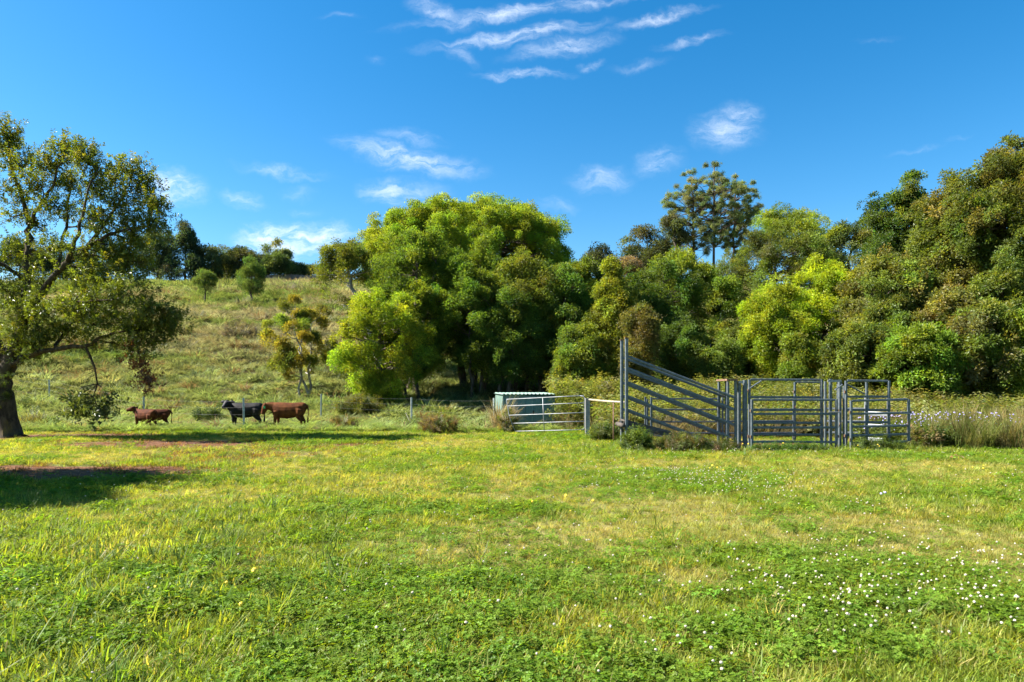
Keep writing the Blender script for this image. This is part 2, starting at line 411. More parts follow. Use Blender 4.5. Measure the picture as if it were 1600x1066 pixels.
def lib_weed(n=4):
    """leafy herb: stalks with small leaves"""
    out = []
    for _ in range(n):
        s = Sprig()
        for st in range(7):
            a = R.uniform(0, 6.28); H = R.uniform(.3, .55); o = np.array((math.cos(a), math.sin(a), 0)) * R.uniform(.05, .2)
            for k in range(9):
                t = .15 + .85 * k / 9; p = o * t * 1.3 + np.array((0, 0, H * t)); w = k * 2.4
                s.leaf(p, (math.cos(w), math.sin(w), R.uniform(-.2, .6)), R.uniform(.06, .11), R.uniform(.02, .04), n=(0, 0, 1))
        out.append(s.mesh('leaves', 'leaf'))
    return out
def lib_flower(mat, n=3, r=.0085, stem=.11):
    out = []
    for _ in range(n):
        b = MB(); h = stem * R.uniform(.8, 1.25); rings = [(0.25, -.8), (.85, -.45), (1.0, .1), (.75, .62), (.25, .95)]
        i = 0
        for (q, z) in rings:
            for j in range(7):
                w = 6.283 * j / 7 + z; k = r * R.uniform(.82, 1.15); b.v.append((math.cos(w) * q * k, math.sin(w) * q * k, h + z * r * .85))
        for k in range(4):
            for j in range(7): b.f.append((k * 7 + j, k * 7 + (j + 1) % 7, k * 7 + 7 + (j + 1) % 7, k * 7 + 7 + j))
        b.f += [tuple(range(7))[::-1], tuple(range(28, 35))]
        out.append(b.mesh('flower_head', mat))
    return out
library('fine', lib_fine(5, 54, .115, .058, .40)); library('bold', lib_fine(5, 52, .145, .078, .42)); library('broad', lib_broad()); library('droop', lib_droop())
library('tuft', lib_tuft(6, 26, (.05, .115), .0062, .08, (.1, .8))); library('tall', lib_tuft(5, 20, (.14, .34), .0085, .09, (.15, .9)))
library('fuzz', lib_tuft(4, 34, (.05, .12), .0032, .08, (.2, 1.0))); library('tussock', lib_tuft(4, 60, (.25, .6), .02, .2, (.2, .9), 'straw'))
library('reed', lib_tuft(4, 70, (.7, 1.5), .016, .22, (.05, .55), 'straw'))
library('clover', lib_clover()); library('weed', lib_weed())
library('flower', lib_flower('clover_flower')); library('yellow', lib_flower('yellow_petal', 2, .014, .16)); library('violet', lib_flower('violet_petal', 2, .016, .0))

GN = {}
def scatter_group(key):
    if key in GN: return GN[key]
    g = bpy.data.node_groups.new('scatter_' + key, 'GeometryNodeTree')
    g.interface.new_socket('Geometry', in_out='INPUT', socket_type='NodeSocketGeometry'); g.interface.new_socket('Geometry', in_out='OUTPUT', socket_type='NodeSocketGeometry')
    gi, go = g.nodes.new('NodeGroupInput'), g.nodes.new('NodeGroupOutput')
    ci = g.nodes.new('GeometryNodeCollectionInfo'); ci.inputs['Collection'].default_value = LIB[key][0]
    ci.inputs['Separate Children'].default_value = True; ci.inputs['Reset Children'].default_value = True
    ip = g.nodes.new('GeometryNodeInstanceOnPoints'); ip.inputs['Pick Instance'].default_value = True
    def attr(nm, ty):
        a = g.nodes.new('GeometryNodeInputNamedAttribute'); a.data_type = ty; a.inputs['Name'].default_value = nm; return a.outputs['Attribute']
    L = g.links.new
    er = g.nodes.new('FunctionNodeEulerToRotation')
    L(gi.outputs[0], ip.inputs['Points']); L(ci.outputs[0], ip.inputs['Instance'])
    L(attr('idx', 'INT'), ip.inputs['Instance Index']); L(attr('rot', 'FLOAT_VECTOR'), er.inputs[0]); L(er.outputs[0], ip.inputs['Rotation'])
    L(attr('scl', 'FLOAT_VECTOR'), ip.inputs['Scale']); L(ip.outputs[0], go.inputs[0])
    GN[key] = g; return g
def scatter(name, key, pts, rot, scl, tint, parent=None, kind='stuff', loc=None):
    """one object: points in, geometry nodes put a leaf cluster or tuft on each"""
    n = len(pts); pts = np.asarray(pts, np.float32)
    me = bpy.data.meshes.new(name); me.vertices.add(n); me.vertices.foreach_set('co', pts.ravel())
    scl = np.asarray(scl, np.float32)
    if scl.ndim == 1: scl = np.repeat(scl[:, None], 3, 1)
    for nm, ty, ar, fld in (('rot', 'FLOAT_VECTOR', rot, 'vector'), ('scl', 'FLOAT_VECTOR', scl, 'vector')):
        a = me.attributes.new(nm, ty, 'POINT'); a.data.foreach_set(fld, np.ascontiguousarray(ar, dtype=np.float32).ravel())
    a = me.attributes.new('idx', 'INT', 'POINT'); a.data.foreach_set('value', R.randint(0, LIB[key][1], n).astype(np.int32))
    a = me.attributes.new('tint', 'FLOAT_COLOR', 'POINT'); c = np.ones((n, 4), np.float32); c[:, :3] = np.clip(tint, 0.002, .9); a.data.foreach_set('color', c.ravel())
    o = link(name, me, parent, loc)
    md = o.modifiers.new('leaves', 'NODES'); md.node_group = scatter_group(key)
    if kind: o['kind'] = kind
    return o
def outward(d):
    """euler angles that tip +Z onto direction d"""
    d = d / (np.linalg.norm(d, axis=1, keepdims=True) + 1e-9)
    r = np.zeros_like(d); r[:, 1] = np.arccos(np.clip(d[:, 2], -1, 1)); r[:, 2] = np.arctan2(d[:, 1], d[:, 0]); return r
def upright(n, tilt=.15):
    r = R.normal(size=(n, 3)) * tilt; r[:, 2] = R.uniform(0, 6.283, n); return r
def jitter(base, n, val=.16, hue=.1):
    b = np.asarray(base, float); b = np.repeat(b[None], n, 0) if b.ndim == 1 else b
    k = np.exp(R.normal(size=(n, 1)) * val); c = b * k; c[:, 0] *= np.exp(R.normal(size=n) * hue); return c

# ================================================================== the ground
def build_ground():
    def axis(segs):
        out = [segs[0][0]]
        for a, b, st in segs: out += list(np.linspace(a, b, max(2, int(round((b - a) / st)) + 1))[1:])
        return np.array(out)
    xs = axis([(-3000, -400, 500), (-400, -120, 40), (-120, -34, 4), (-34, 34, .45), (34, 120, 4), (120, 400, 40), (400, 3000, 500)])
    ys = axis([(-600, -40, 80), (-40, 0, 5), (0, 42, .45), (42, 140, 1.6), (140, 400, 20), (400, 5000, 400)])
    X, Y = np.meshgrid(xs, ys); Z = ground_z(X, Y); nx, ny = len(xs), len(ys)
    v = np.stack([X.ravel(), Y.ravel(), Z.ravel()], 1)
    i = (np.arange(ny - 1)[:, None] * nx + np.arange(nx - 1)[None]).ravel()
    f = np.stack([i, i + 1, i + nx + 1, i + nx], 1)
    me = bpy.data.meshes.new('ground'); me.from_pydata(v.tolist(), [], f.tolist())
    for nm, m in (('dirt', dirt_mask(X, Y)), ('dry', dry_mask(X, Y)), ('far', sstep(26, 36, Y))):
        a = me.attributes.new(nm, 'FLOAT', 'POINT'); a.data.foreach_set('value', m.ravel().astype(np.float32))
    me.polygons.foreach_set('use_smooth', [True] * len(me.polygons)); me.materials.append(MATS['meadow_ground'])
    o = link('ground', me); o['kind'] = 'structure'
build_ground()

# ================================================================== trees
CROWN_TOTAL = [0]
def wiggly(a, b, n, amp):
    a, b = Vector(a), Vector(b); L = (b - a).length; out = []
    for k in range(n + 1):
        t = k / n; w = math.sin(math.pi * t) * amp * L
        out.append(a.lerp(b, t) + Vector((random.gauss(0, 1), random.gauss(0, 1), random.gauss(0, .5))) * w * .5)
    return out
def tree(label, x, yt, yb, w, Y, tint, name='broadleaf_tree', key='fine', n=26, cr=.30, shape='round', tip=None, tipp=0., dens=1., trunks=1,
         group=None, ss=None, bark='bark', tr=None, wig=.05, up=None, sub=12, shell=0.0, lift=.35, flat=.8, base_x=None, cat='tree', crown='crown', inner=.12, depth=.9, spread=.22, val=.2):
    ss = ss or max(.8, min(2.4, Y / 42.0))
    if Y < 68 and n > 20 and shape != 'umbrella': n = int(n * 1.6); cr *= .78
    cx = (x - HX) / F * Y; bx = cx if base_x is None else (base_x - HX) / F * Y
    zb0 = gz(bx, Y); top = CH + (HY - yt) / F * Y; bot = CH + (HY - yb) / F * Y
    rx = w / F * Y / 2; rz = (top - bot) / 2; c = np.array((cx, Y, (top + bot) / 2)); rad = np.array((rx, rx * depth, rz))
    rc0 = cr * (rx * rx * rz) ** (1 / 3.)
    # clump centres
    cl = []
    tries = 0
    while len(cl) < n and tries < 6000:
        tries += 1
        d = rnd_unit(); r = R.uniform(.25, 1.) ** .4 if R.rand() > shell else R.uniform(.9, 1.); p = d * r
        if shape == 'dome' and p[2] < -.35: continue
        if shape == 'cone':
            p[2] = R.uniform(-1, 1); a = R.uniform(0, 6.28); q = (1 - p[2]) / 2 * .92 + .06; q *= math.sqrt(R.uniform(.3, 1)); p[0], p[1] = q * math.cos(a), q * math.sin(a)
        if shape == 'umbrella' and p[2] < .0 and R.rand() < .85: continue
        rr = rc0 * R.uniform(.55, 1.4) * (1.0 if shape != 'cone' else (.55 + .5 * (1 - p[2]) / 2))
        lim = 1 - .8 * rr / rad
        q = c + p * rad * np.clip(lim, .25, 1)
        if any(np.linalg.norm((q - o[0])) < .55 * min(rr, o[1]) for o in cl): continue
        cl.append((q, rr))
    root = empty(name, (bx, Y, zb0)); tag(root, label, cat, group)
    # trunk and limbs
    mb = MB(); H = max(top - zb0, 1.); tr = tr or .035 * H * .55 + .03
    base = Vector((0, 0, -.25)); stems = []
    for k in range(trunks):
        bo = Vector((0, 0, -.25)) if trunks == 1 else Vector((R.uniform(-1, 1) * rx * spread * 1.6, R.uniform(-1, 1) * rx * .3, -.25))
        if trunks > 1: bo.z = gz(bx + bo.x, Y + bo.y) - zb0 - .25
        e = Vector((cx - bx + R.uniform(-.35, .35) * rx * (trunks > 1), R.uniform(-.3, .3) * rx * (trunks > 1), c[2] - zb0 + rz * R.uniform(.2, .55)))
        e.z = e.z if up is None else c[2] - zb0 + rz * up; pth = wiggly(bo, e, 9, wig); q = tr * (1.0 if trunks == 1 else R.uniform(.45, .8))
        mb.tube(pth, [q * (1.25 if j == 0 else 1 - .075 * j) for j in range(10)], 8); stems.append((pth, q))
    off = np.array((bx, Y, zb0))
    for (q, rr) in cl:
        g = Vector(q - off); best = None
        for pth, qq in stems:
            for j in range(2, 10):
                p = pth[j]; dd = (g - p).length + (3.0 if p.z > g.z - .1 * rr else 0)
                if best is None or dd < best[0]: best = (dd, p, qq * (1 - .075 * j))
        L = (g - best[1]).length; r0 = min(best[2] * .6, .03 + .02 * L)
        pth = wiggly(best[1], g, 5, .12); mb.tube(pth, [r0 * (1 - .15 * j) for j in range(6)], 5)
        for _ in range(3):
            mb.tube(wiggly(pth[3 + random.randint(0, 1)], g + Vector(rnd_unit()) * rr * .8, 3, .1), [r0 * .45, r0 * .35, r0 * .25, r0 * .12], 4)
    mb.build('trunk', bark, root, True)
    # foliage
    P, D, T = [], [], []
    for (q, rr) in cl:
        b = np.array(tint) * np.array((1.18, 1.28, 1.15)) * math.exp(R.normal() * val); b[0] *= math.exp(R.normal() * .10)
        tipped = tip is not None and R.rand() < tipp
        if tipped: b = b * .25 + np.array(tip) * .75 * math.exp(R.normal() * .1)
        spray = shape != 'dome' and Y < 68 or key == 'droop'; ax = R.uniform(.75, 1.3, 3); subs = []
        if spray:                                # leafy shoots that leave the clump outwards and upwards, thinning to a point
            out = (q - c) / rad; out = out / (np.linalg.norm(out) + .3)
            nsh = R.randint(4, 8)
            for _ in range(nsh):
                d = out * .55 + rnd_unit() * .85 + np.array((0, 0, lift)); d /= np.linalg.norm(d); Ls = rr * R.uniform(.7, 1.75); bend = np.array((0, 0, -R.uniform(.0, .35)))
                for t in (.22, .52, .80, 1.0): subs.append((q + d * Ls * t + bend * Ls * t * t, rr * (.46 - .30 * t) * R.uniform(.75, 1.25), d, 1.25 - .75 * t))
        else:
            for _ in range(sub):                 # rounded boughs
                d = rnd_unit(); d[2] = abs(d[2]) if R.rand() < .62 else d[2]
                subs.append((q + d * rr * R.uniform(.12, 1.0) ** .6 * R.uniform(.9, 1.3) * np.array((1, 1, flat)) * ax, rr * R.uniform(.16, .42), d, 1.0))
        tot = dens * (42 if not spray else 46) * rr * rr / ss ** 2 / len(subs)
        for (sc_, rs, d, wt_) in subs:
            m = max(1, int(tot * wt_ + R.rand()))
            g = R.normal(size=(m, 3)); g = g / (np.linalg.norm(g, axis=1, keepdims=True) + .35) * rs * np.abs(R.normal(size=(m, 1)) * .35 + 1.0)
            p = sc_ + g * np.array((1.1, 1.1, .75)); P.append(p - off)
            D.append(g / rs * .5 + d * .7 + np.array((0, 0, .35)) + R.normal(size=(m, 3)) * .3)
            bb = b * math.exp(R.normal() * .17); bb[0] *= math.exp(R.normal() * .08)
            T.append(jitter(bb, m, .12, .06))
    P, D, T = np.concatenate(P), np.concatenate(D), np.concatenate(T); CROWN_TOTAL[0] += len(P)
    scatter(crown, key, P, outward(D), ss * R.uniform(.6, 1.3, len(P)), T, root)
    return root

DARK = (.068, .105, .02); OLIVE = (.10, .112, .022); MID = (.078, .115, .018); LIME = (.20, .25, .020); BRIGHT = (.135, .18, .020); BLUE = (.036, .052, .032); GOLD = (.20, .165, .022)
SAGE = (.10, .115, .055)
def build_trees():
    # ridge, left of the grove
    RT = 'trees along the ridge'
    tree('dark pine wide and shaggy, tallest on the left ridge', 246, 352, 445, 95, 126, BLUE, 'pine_tree', 'fine', 34, .24, 'round', dens=1.1, group=RT, flat=.6, tip=(.09, .10, .085), tipp=.15)
    tree('pointed dark pine with grey dead boughs on the left ridge', 290, 347, 446, 82, 124, BLUE, 'pine_tree', 'fine', 34, .24, 'cone', dens=1.1, group=RT, flat=.6, tip=(.13, .13, .12), tipp=.25)
    tree('grey green ridge tree directly right of the pointed pine', 326, 378, 446, 62, 126, (.06, .075, .038), key='fine', n=20, group=RT)
    tree('thin airy gum behind the small round hill tree', 353, 388, 445, 46, 130, SAGE, 'gum_tree', 'droop', 12, .24, 'umbrella', dens=.7, group=RT, bark='pale_bark')
    tree('dark rounded ridge tree behind the oval hill tree', 378, 386, 446, 66, 128, (.042, .052, .026), n=22, group=RT)
    tree('slender gum with open feathery top on the ridge', 430, 377, 430, 56, 131, SAGE, 'gum_tree', 'droop', 10, .25, 'umbrella', dens=.6, group=RT, bark='pale_bark')
    tree('dense domed ridge tree below the feathery gum', 436, 396, 432, 46, 127, (.05, .07, .03), n=16, group=RT)
    for k, (x, yt, w) in enumerate(((462, 419, 24), (482, 417, 28), (505, 412, 30), (528, 408, 34))):
        tree(('first', 'second', 'third', 'fourth')[k] + ' low dark tree from the left above the ridge fence', x, yt, 434, w, 140, (.035, .05, .025), n=8, cr=.42, group='low trees above the ridge fence')
    tree('broad dark tree in the ridge line left of the feathery gum', 404, 393, 446, 56, 132, (.042, .056, .03), n=20, group=RT)
    tree('low dark tree in the ridge line right of the feathery gum', 458, 408, 446, 44, 134, (.042, .056, .03), n=16, group=RT)
    tree('grey green tree in the ridge line behind the thin airy gum', 348, 396, 446, 48, 136, (.055, .07, .04), n=18, group=RT)
    for k, (x, yt, w) in enumerate(((30, 372, 90), (95, 384, 90), (160, 372, 90))):
        tree('dark ridge tree seen through the leaning foreground tree, ' + ('leftmost', 'middle', 'rightmost')[k] + ' of three', x, yt, 447, w, 128, BLUE, n=18, cr=.32, group=RT)
    # on the hillside
    tree('small round tree alone on the hillside', 320, 422, 466, 33, 88, (.085, .115, .035), n=16, cr=.34, ss=1.2, flat=1., tr=.14)
    tree('tall oval tree alone on the hillside', 393, 404, 472, 44, 87, (.085, .118, .033), n=26, cr=.30, ss=1.2, flat=1., depth=1, tr=.16)
    tree('leggy golden wattle standing in the near hillside paddock', 470, 462, 600, 116, 38, (.135, .142, .03), 'wattle_tree', 'fine', 26, .15, 'round', tip=(.25, .20, .03), tipp=.35, dens=.24, ss=.75, bark='pale_bark', trunks=3, base_x=478, tr=.16, spread=.12)
    # the grove in the middle
    tree('huge cauliflower domed laurel towering behind the grove', 728, 313, 520, 352, 70, (.14, .185, .020), 'laurel_tree', 'fine', 190, .145, 'dome', tip=LIME, tipp=.45, dens=1.25, shell=.80, ss=1.25, tr=.9, depth=.8, flat=.9, val=.14)
    tree('olive tree with crooked bare limb at the grove left edge', 540, 378, 490, 120, 45, OLIVE, key='fine', n=22, cr=.22, shape='umbrella', dens=.8, base_x=600, tr=.25, bark='pale_bark')
    tree('bright lime green tree at the left foot of the grove', 592, 440, 642, 160, 36, (.165, .21, .02), key='fine', n=42, cr=.24, tip=(.23, .26, .02), tipp=.35, dens=1.0, flat=.85, tr=.18)
    tree('dark green grove tree with thick trunk behind the lime tree', 655, 350, 585, 165, 40, MID, n=46, cr=.23, tip=BRIGHT, tipp=.15, dens=1.1, tr=.24, trunks=3)
    tree('tall mid green tree at the heart of the grove', 735, 372, 580, 165, 41, (.075, .112, .017), n=42, cr=.24, tip=BRIGHT, tipp=.2, dens=1.1, trunks=5, tr=.24)
    tree('olive crowned grove tree with grey limbs showing', 830, 392, 590, 180, 40, (.09, .105, .02), n=44, cr=.23, tip=BRIGHT, tipp=.12, dens=.95, trunks=4, tr=.22)
    tree('shadowy broad tree at the right end of the grove', 882, 415, 625, 100, 38.5, DARK, n=30, cr=.27, dens=1.1, tr=.24)
    tree('low dark tree in front of the grove behind the green shed', 795, 455, 600, 120, 38.5, DARK, n=26, cr=.28, dens=1.0, trunks=3, tr=.2)
    tree('leafy green tree joining the lime tree to the grove', 645, 428, 598, 110, 38, (.085, .125, .018), n=28, cr=.26, tip=LIME, tipp=.2, trunks=3, tr=.16)
    tree('deep green tree in the middle shade of the grove', 745, 430, 590, 130, 39, (.078, .118, .018), n=30, cr=.26, tip=BRIGHT, tipp=.15, trunks=4, tr=.18)
    tree('dark leafy tree filling the right flank of the grove', 850, 440, 600, 120, 39.5, (.075, .112, .02), n=30, cr=.26, trunks=2, tr=.18)
    tree('mid green tree rising behind the right end of the grove', 912, 402, 520, 84, 56, (.075, .105, .02), n=26, cr=.27, tip=BRIGHT, tipp=.2)
    # ridge, right of the grove
    tree('round dark tree on the ridge between grove and gums', 936, 377, 440, 48, 120, (.045, .05, .03), n=16, cr=.34, group=RT)
    tree('brown green broad tree left of the tall gums', 1012, 349, 440, 100, 115, (.06, .062, .024), n=26, cr=.28, group=RT)
    tree('bare pinkish brown tree beside the ridge house mast', 968, 402, 435, 62, 110, (.13, .09, .06), n=14, cr=.3, dens=.5, group=RT)
    tree('sparse olive gum at the left foot of the tall gums', 1055, 330, 420, 56, 118, (.07, .075, .035), 'gum_tree', 'droop', 14, .25, 'umbrella', dens=.6, group='tall gums')
    for k, (x, yt, w, yb, Yd) in enumerate(((1080, 262, 96, 410, 121), (1116, 246, 104, 400, 119), (1150, 262, 82, 405, 123))):
        tree('tall open gum with long bare trunk, ' + ('left', 'middle', 'right') + ' of the three on the skyline' if False else 'tall open gum with long bare trunk, ' + ('left', 'middle', 'right')[k] + ' of the three on the skyline',
             x, yt, yb, w, Yd, (.115, .13, .062), 'gum_tree', 'droop', 110, .085, 'round', dens=.34, lift=.6, group='tall gums', bark='bark', tr=.26, wig=.012, up=.8, flat=.85, ss=1.2, base_x=x + (7, 0, -5)[k])
    # the wooded slope on the right
    WS = 'trees on the right wooded slope'
    tree('yellow green conical tree left of the loading ramp', 958, 402, 600, 120, 37, (.14, .155, .02), n=44, cr=.25, shape='cone', tip=(.19, .19, .02), tipp=.35, group=WS, dens=1.1, depth=.8)
    tree('dark green dense tree behind the loading ramp', 1030, 408, 592, 165, 39, (.062, .095, .018), n=46, cr=.25, tip=(.10, .13, .02), tipp=.2, group=WS)
    tree('orange brown leafed shrub tree beside the loading ramp post', 1000, 474, 600, 62, 33, (.125, .10, .035), n=22, cr=.3, tip=(.13, .13, .025), tipp=.3, group=WS, tr=.1)
    tree('fresh green tree top behind the dark ramp tree', 1066, 388, 500, 110, 50, (.115, .15, .02), n=28, cr=.26, tip=LIME, tipp=.2, group=WS)
    tree('thin young tree with pale trunk behind the ramp foot', 1130, 428, 545, 66, 38, (.10, .13, .02), n=20, cr=.27, dens=.7, group=WS, tr=.08, bark='pale_bark')
    tree('wide olive mound of a tree on the slope', 1210, 355, 520, 200, 58, (.095, .112, .022), n=58, cr=.2, group=WS, tip=(.09, .10, .04), tipp=.25, ss=1.15)
    tree('lime capped domed tree on the slope skyline', 1238, 314, 430, 130, 72, (.12, .155, .022), 'laurel_tree', n=44, cr=.2, shape='dome', tip=LIME, tipp=.4, group=WS, ss=1.3)
    tree('greyish green tree at the skyline dip', 1330, 345, 470, 120, 64, (.07, .085, .03), n=34, cr=.24, group=WS, tip=LIME, tipp=.15)
    tree('bright lime tree with dark hollow behind the yard', 1210, 440, 592, 120, 34.5, (.195, .235, .018), n=38, cr=.25, group=WS, tip=(.22, .25, .02), tipp=.3, dens=.9)
    tree('bright lime tree tall and leaning behind the yard', 1288, 398, 596, 112, 36, (.205, .255, .016), n=42, cr=.25, group=WS, tip=(.24, .27, .02), tipp=.3)
    tree('fresh green sapling hugging the yard back fence', 1245, 520, 600, 60, 31.5, (.13, .16, .02), n=16, cr=.32, group=WS, tr=.06)
    tree('dark topped tall tree left of the right edge giant', 1418, 266, 470, 120, 38, (.060, .090, .020), key='bold', n=44, cr=.24, group=WS)
    tree('broad olive tree below the dark topped tree', 1385, 390, 600, 150, 33, (.100, .115, .022), key='bold', n=50, cr=.23, group=WS, tip=(.13, .12, .03), tipp=.25)
    tree('bronze tinted giant tree at the right edge', 1570, 208, 560, 210, 33, (.098, .112, .022), key='bold', n=90, cr=.20, group=WS, tip=(.13, .12, .03), tipp=.2, tr=.4)
    tree('tall olive tree filling the gap before the giant', 1490, 292, 590, 150, 34, (.108, .115, .022), key='bold', n=60, cr=.21, group=WS, tip=(.13, .12, .03), tipp=.25)
    tree('fresh green leafy bush tree right of the yard', 1440, 505, 640, 130, 28, (.105, .150, .02), key='bold', n=40, cr=.25, group=WS, tip=BRIGHT, tipp=.3, tr=.12)
    tree('tangled dark green bush tree near the right edge', 1535, 470, 645, 130, 28, (.09, .115, .022), key='bold', n=40, cr=.25, group=WS, tip=(.14, .12, .05), tipp=.25, tr=.12)
    tree('lime leafed bush tree cut by the right edge', 1605, 480, 640, 80, 27, (.14, .18, .02), key='bold', n=22, cr=.28, group=WS, tr=.1)
    for (lb, x, yt, yb, w, Yd, tn) in (('olive understory tree behind the right yard gate', 1345, 500, 645, 110, 30, (.11, .12, .025)), ('leafy understory tree under the dark topped tree', 1400, 450, 640, 120, 31, (.10, .115, .022)),
            ('bronze leafed understory tree in the middle of the right thicket', 1490, 440, 640, 130, 30, (.12, .11, .03)), ('shaded understory tree left of the edge lime bush', 1570, 400, 640, 120, 30, (.09, .11, .022)),
            ('low green thicket tree behind the ramp foot', 1110, 515, 612, 90, 34, (.09, .115, .022)), ('low olive thicket tree behind the main panel', 1165, 500, 610, 90, 36, (.10, .115, .022)),
            ('low green tree filling between cone tree and grove', 905, 500, 620, 90, 36, (.10, .125, .022)), ('low tree at the foot of the dark ramp tree', 1060, 500, 606, 100, 35, (.06, .085, .018))):
        tree(lb, x, yt, yb, w, Yd, tn, key='bold' if x > 1300 else 'fine', n=34, cr=.26, group=WS, tip=BRIGHT, tipp=.2, tr=.1)
    tree('tree past the right edge closing off the slope', 1700, 300, 640, 200, 32, (.07, .085, .02), key='bold', n=36, cr=.24, group=WS)
build_trees()

def big_left_tree():
    """leaning paddock tree at the left edge, limbs laid out one by one"""
    Y0 = 23.2
    def P(x, y, dy=0.0): return at(x, y, Y0 + dy)
    b0 = P(14, 684); zb = gz(b0.x, Y0); off = Vector((b0.x, Y0, zb))
    root = empty('paddock_tree', off); tag(root, 'leaning mossy tree with open leafy crown at the left edge', 'tree')
    limbs = [  # (points, r0, r1)
        ([(14, 690, 0), (8, 640, 0), (6, 600, 0), (14, 565, 0), (24, 540, 0)], .34, .22),
        ([(14, 575, .1), (-6, 530, .3), (-30, 470, .5), (-60, 400, .8), (-85, 330, 1.2)], .30, .08),
        ([(22, 545, 0), (34, 505, -.2), (42, 462, -.3), (41, 420, -.2), (44, 380, 0), (44, 345, .2), (30, 300, .3), (16, 255, .3), (12, 215, .3)], .30, .04),
        ([(24, 540, 0), (40, 500, -.5), (62, 462, -.9), (85, 430, -1.2), (108, 408, -1.3), (135, 388, -1.2), (162, 370, -1.0), (205, 357, -.8), (240, 352, -.6)], .27, .03),
        ([(44, 350, 0), (60, 325, -.4), (78, 300, -.8), (92, 262, -1.0), (100, 240, -1.0)], .12, .025),
        ([(108, 408, -1.3), (122, 365, -1.5), (135, 310, -1.6), (150, 262, -1.6)], .13, .025),
        ([(135, 388, -1.2), (170, 340, -.6), (195, 300, -.2), (212, 265, .2)], .11, .022),
        ([(85, 430, -1.2), (100, 370, .3), (108, 310, 1.0), (112, 260, 1.4)], .12, .022),
        ([(18, 570, 0), (42, 558, -.4), (84, 547, -.8), (135, 540, -1.1), (158, 527, -1.0), (197, 517, -.8), (253, 519, -.5)], .19, .03),
        ([(84, 547, -.8), (110, 510, .4), (150, 480, 1.0), (195, 462, 1.2)], .10, .02),
        ([(41, 440, -.2), (5, 415, -.6), (-40, 395, -.8), (-80, 370, -1)], .14, .03),
        ([(34, 505, -.2), (80, 480, -1.6), (130, 470, -2.2), (180, 468, -2.4)], .12, .02),
    ]
    mb = MB(); nodes = []
    for pts, r0, r1 in limbs:
        w = [P(*p) - off for p in pts]; n = len(w); fine = []
        for k in range(n - 1):
            for j in range(4):
                t = j / 4.0; p0, p1, p2, p3 = w[max(k - 1, 0)], w[k], w[k + 1], w[min(k + 2, n - 1)]
                fine.append(.5 * ((2 * p1) + (p2 - p0) * t + (2 * p0 - 5 * p1 + 4 * p2 - p3) * t * t + (3 * p1 - p0 - 3 * p2 + p3) * t ** 3))
        fine.append(w[-1]); m = len(fine)
        fine = [p + Vector((random.gauss(0, .03), random.gauss(0, .03), random.gauss(0, .02))) for p in fine]
        if r0 < .33: r0 *= .62; r1 *= .7
        rr = [(r0 + (r1 - r0) * (k / (m - 1)) ** .8) * random.uniform(.93, 1.07) for k in range(m)]
        if r0 > .33: rr[0] *= 1.5; rr[1] *= 1.25; rr[2] *= 1.1
        mb.tube(fine, rr, 9)
        if r0 < .4: nodes += [(p, r) for p, r in zip(fine, rr)][m // 4:]
    clumps = [  # x, y, radius px, depth shift, weight
        (14, 205, 24, .3, 1), (4, 235, 28, .4, 1), (26, 262, 24, .1, .7), (2, 300, 26, .5, .6), (35, 250, 15, 0, .6),
        (78, 255, 28, -.9, 1), (100, 240, 22, -1, 1), (126, 238, 22, -1.4, 1), (62, 285, 24, -.5, .9), (112, 285, 30, .8, 1), (148, 262, 24, -1.5, .9), (152, 300, 30, -1, 1),
        (176, 282, 20, -.2, .8), (207, 270, 18, .2, .9), (215, 300, 26, 0, 1), (238, 292, 16, .1, .6), (190, 325, 30, -.5, 1.1), (235, 325, 24, -.4, 1), (243, 352, 20, -.6, 1), (205, 358, 26, -.7, .9),
        (150, 345, 28, -1.2, .8), (110, 335, 26, .8, .7), (85, 325, 22, -.6, .8), (60, 350, 18, .2, .5), (165, 395, 24, -1, .7), (200, 392, 26, -.6, 1), (220, 380, 18, -.2, .8), (125, 390, 22, -1.5, .7),
        (85, 392, 20, .5, .6), (20, 340, 22, .5, .5), (40, 310, 18, .3, .5), (30, 400, 22, .6, .6), (62, 385, 20, -.8, .6), (140, 420, 24, .2, .7), (178, 360, 24, .8, .7), (200, 425, 30, -.6, 1), (160, 432, 28, -1.4, 1), (120, 440, 26, -1, .8), (225, 412, 16, -.4, .7),
        (60, 440, 26, -1, .7), (10, 400, 24, .4, .5), (8, 455, 34, -.7, 1.2), (30, 480, 30, -.9, 1.2), (70, 490, 30, -1.6, 1.3), (110, 480, 30, -1.9, 1.3), (150, 475, 30, -2, 1.3), (190, 470, 28, -2, 1.2), (228, 478, 24, -1, 1),
        (20, 520, 30, -.9, 1.2), (60, 525, 28, -.6, 1.2), (100, 520, 26, .2, 1.1), (140, 505, 26, .6, 1.1), (180, 505, 26, .6, 1.1), (215, 505, 24, -.5, 1.1), (250, 500, 24, -.5, 1.1), (262, 520, 20, -.4, 1), (240, 535, 18, -.5, .8), (150, 535, 16, -1, .5), (276, 492, 12, -.4, .7),
        (50, 555, 20, -.4, .7), (-5, 560, 24, .5, .8), (196, 540, 16, -.7, .5), (215, 552, 14, -.6, .45),
        (-40, 470, 40, .5, 1), (-60, 400, 40, .6, .9), (-85, 330, 40, 1, .9), (-90, 450, 44, -.5, .9), (-40, 350, 34, -.6, .7), (-110, 390, 40, 0, .8), (-60, 280, 34, .8, .8), (-70, 520, 40, .5, .9), (-120, 500, 40, 0, .8), (-30, 420, 30, -1.2, .7)]
    PP, DD, TT = [], [], []
    green = np.array((.108, .140, .016)); yel = np.array((.24, .21, .018)); deep = np.array((.070, .10, .014))
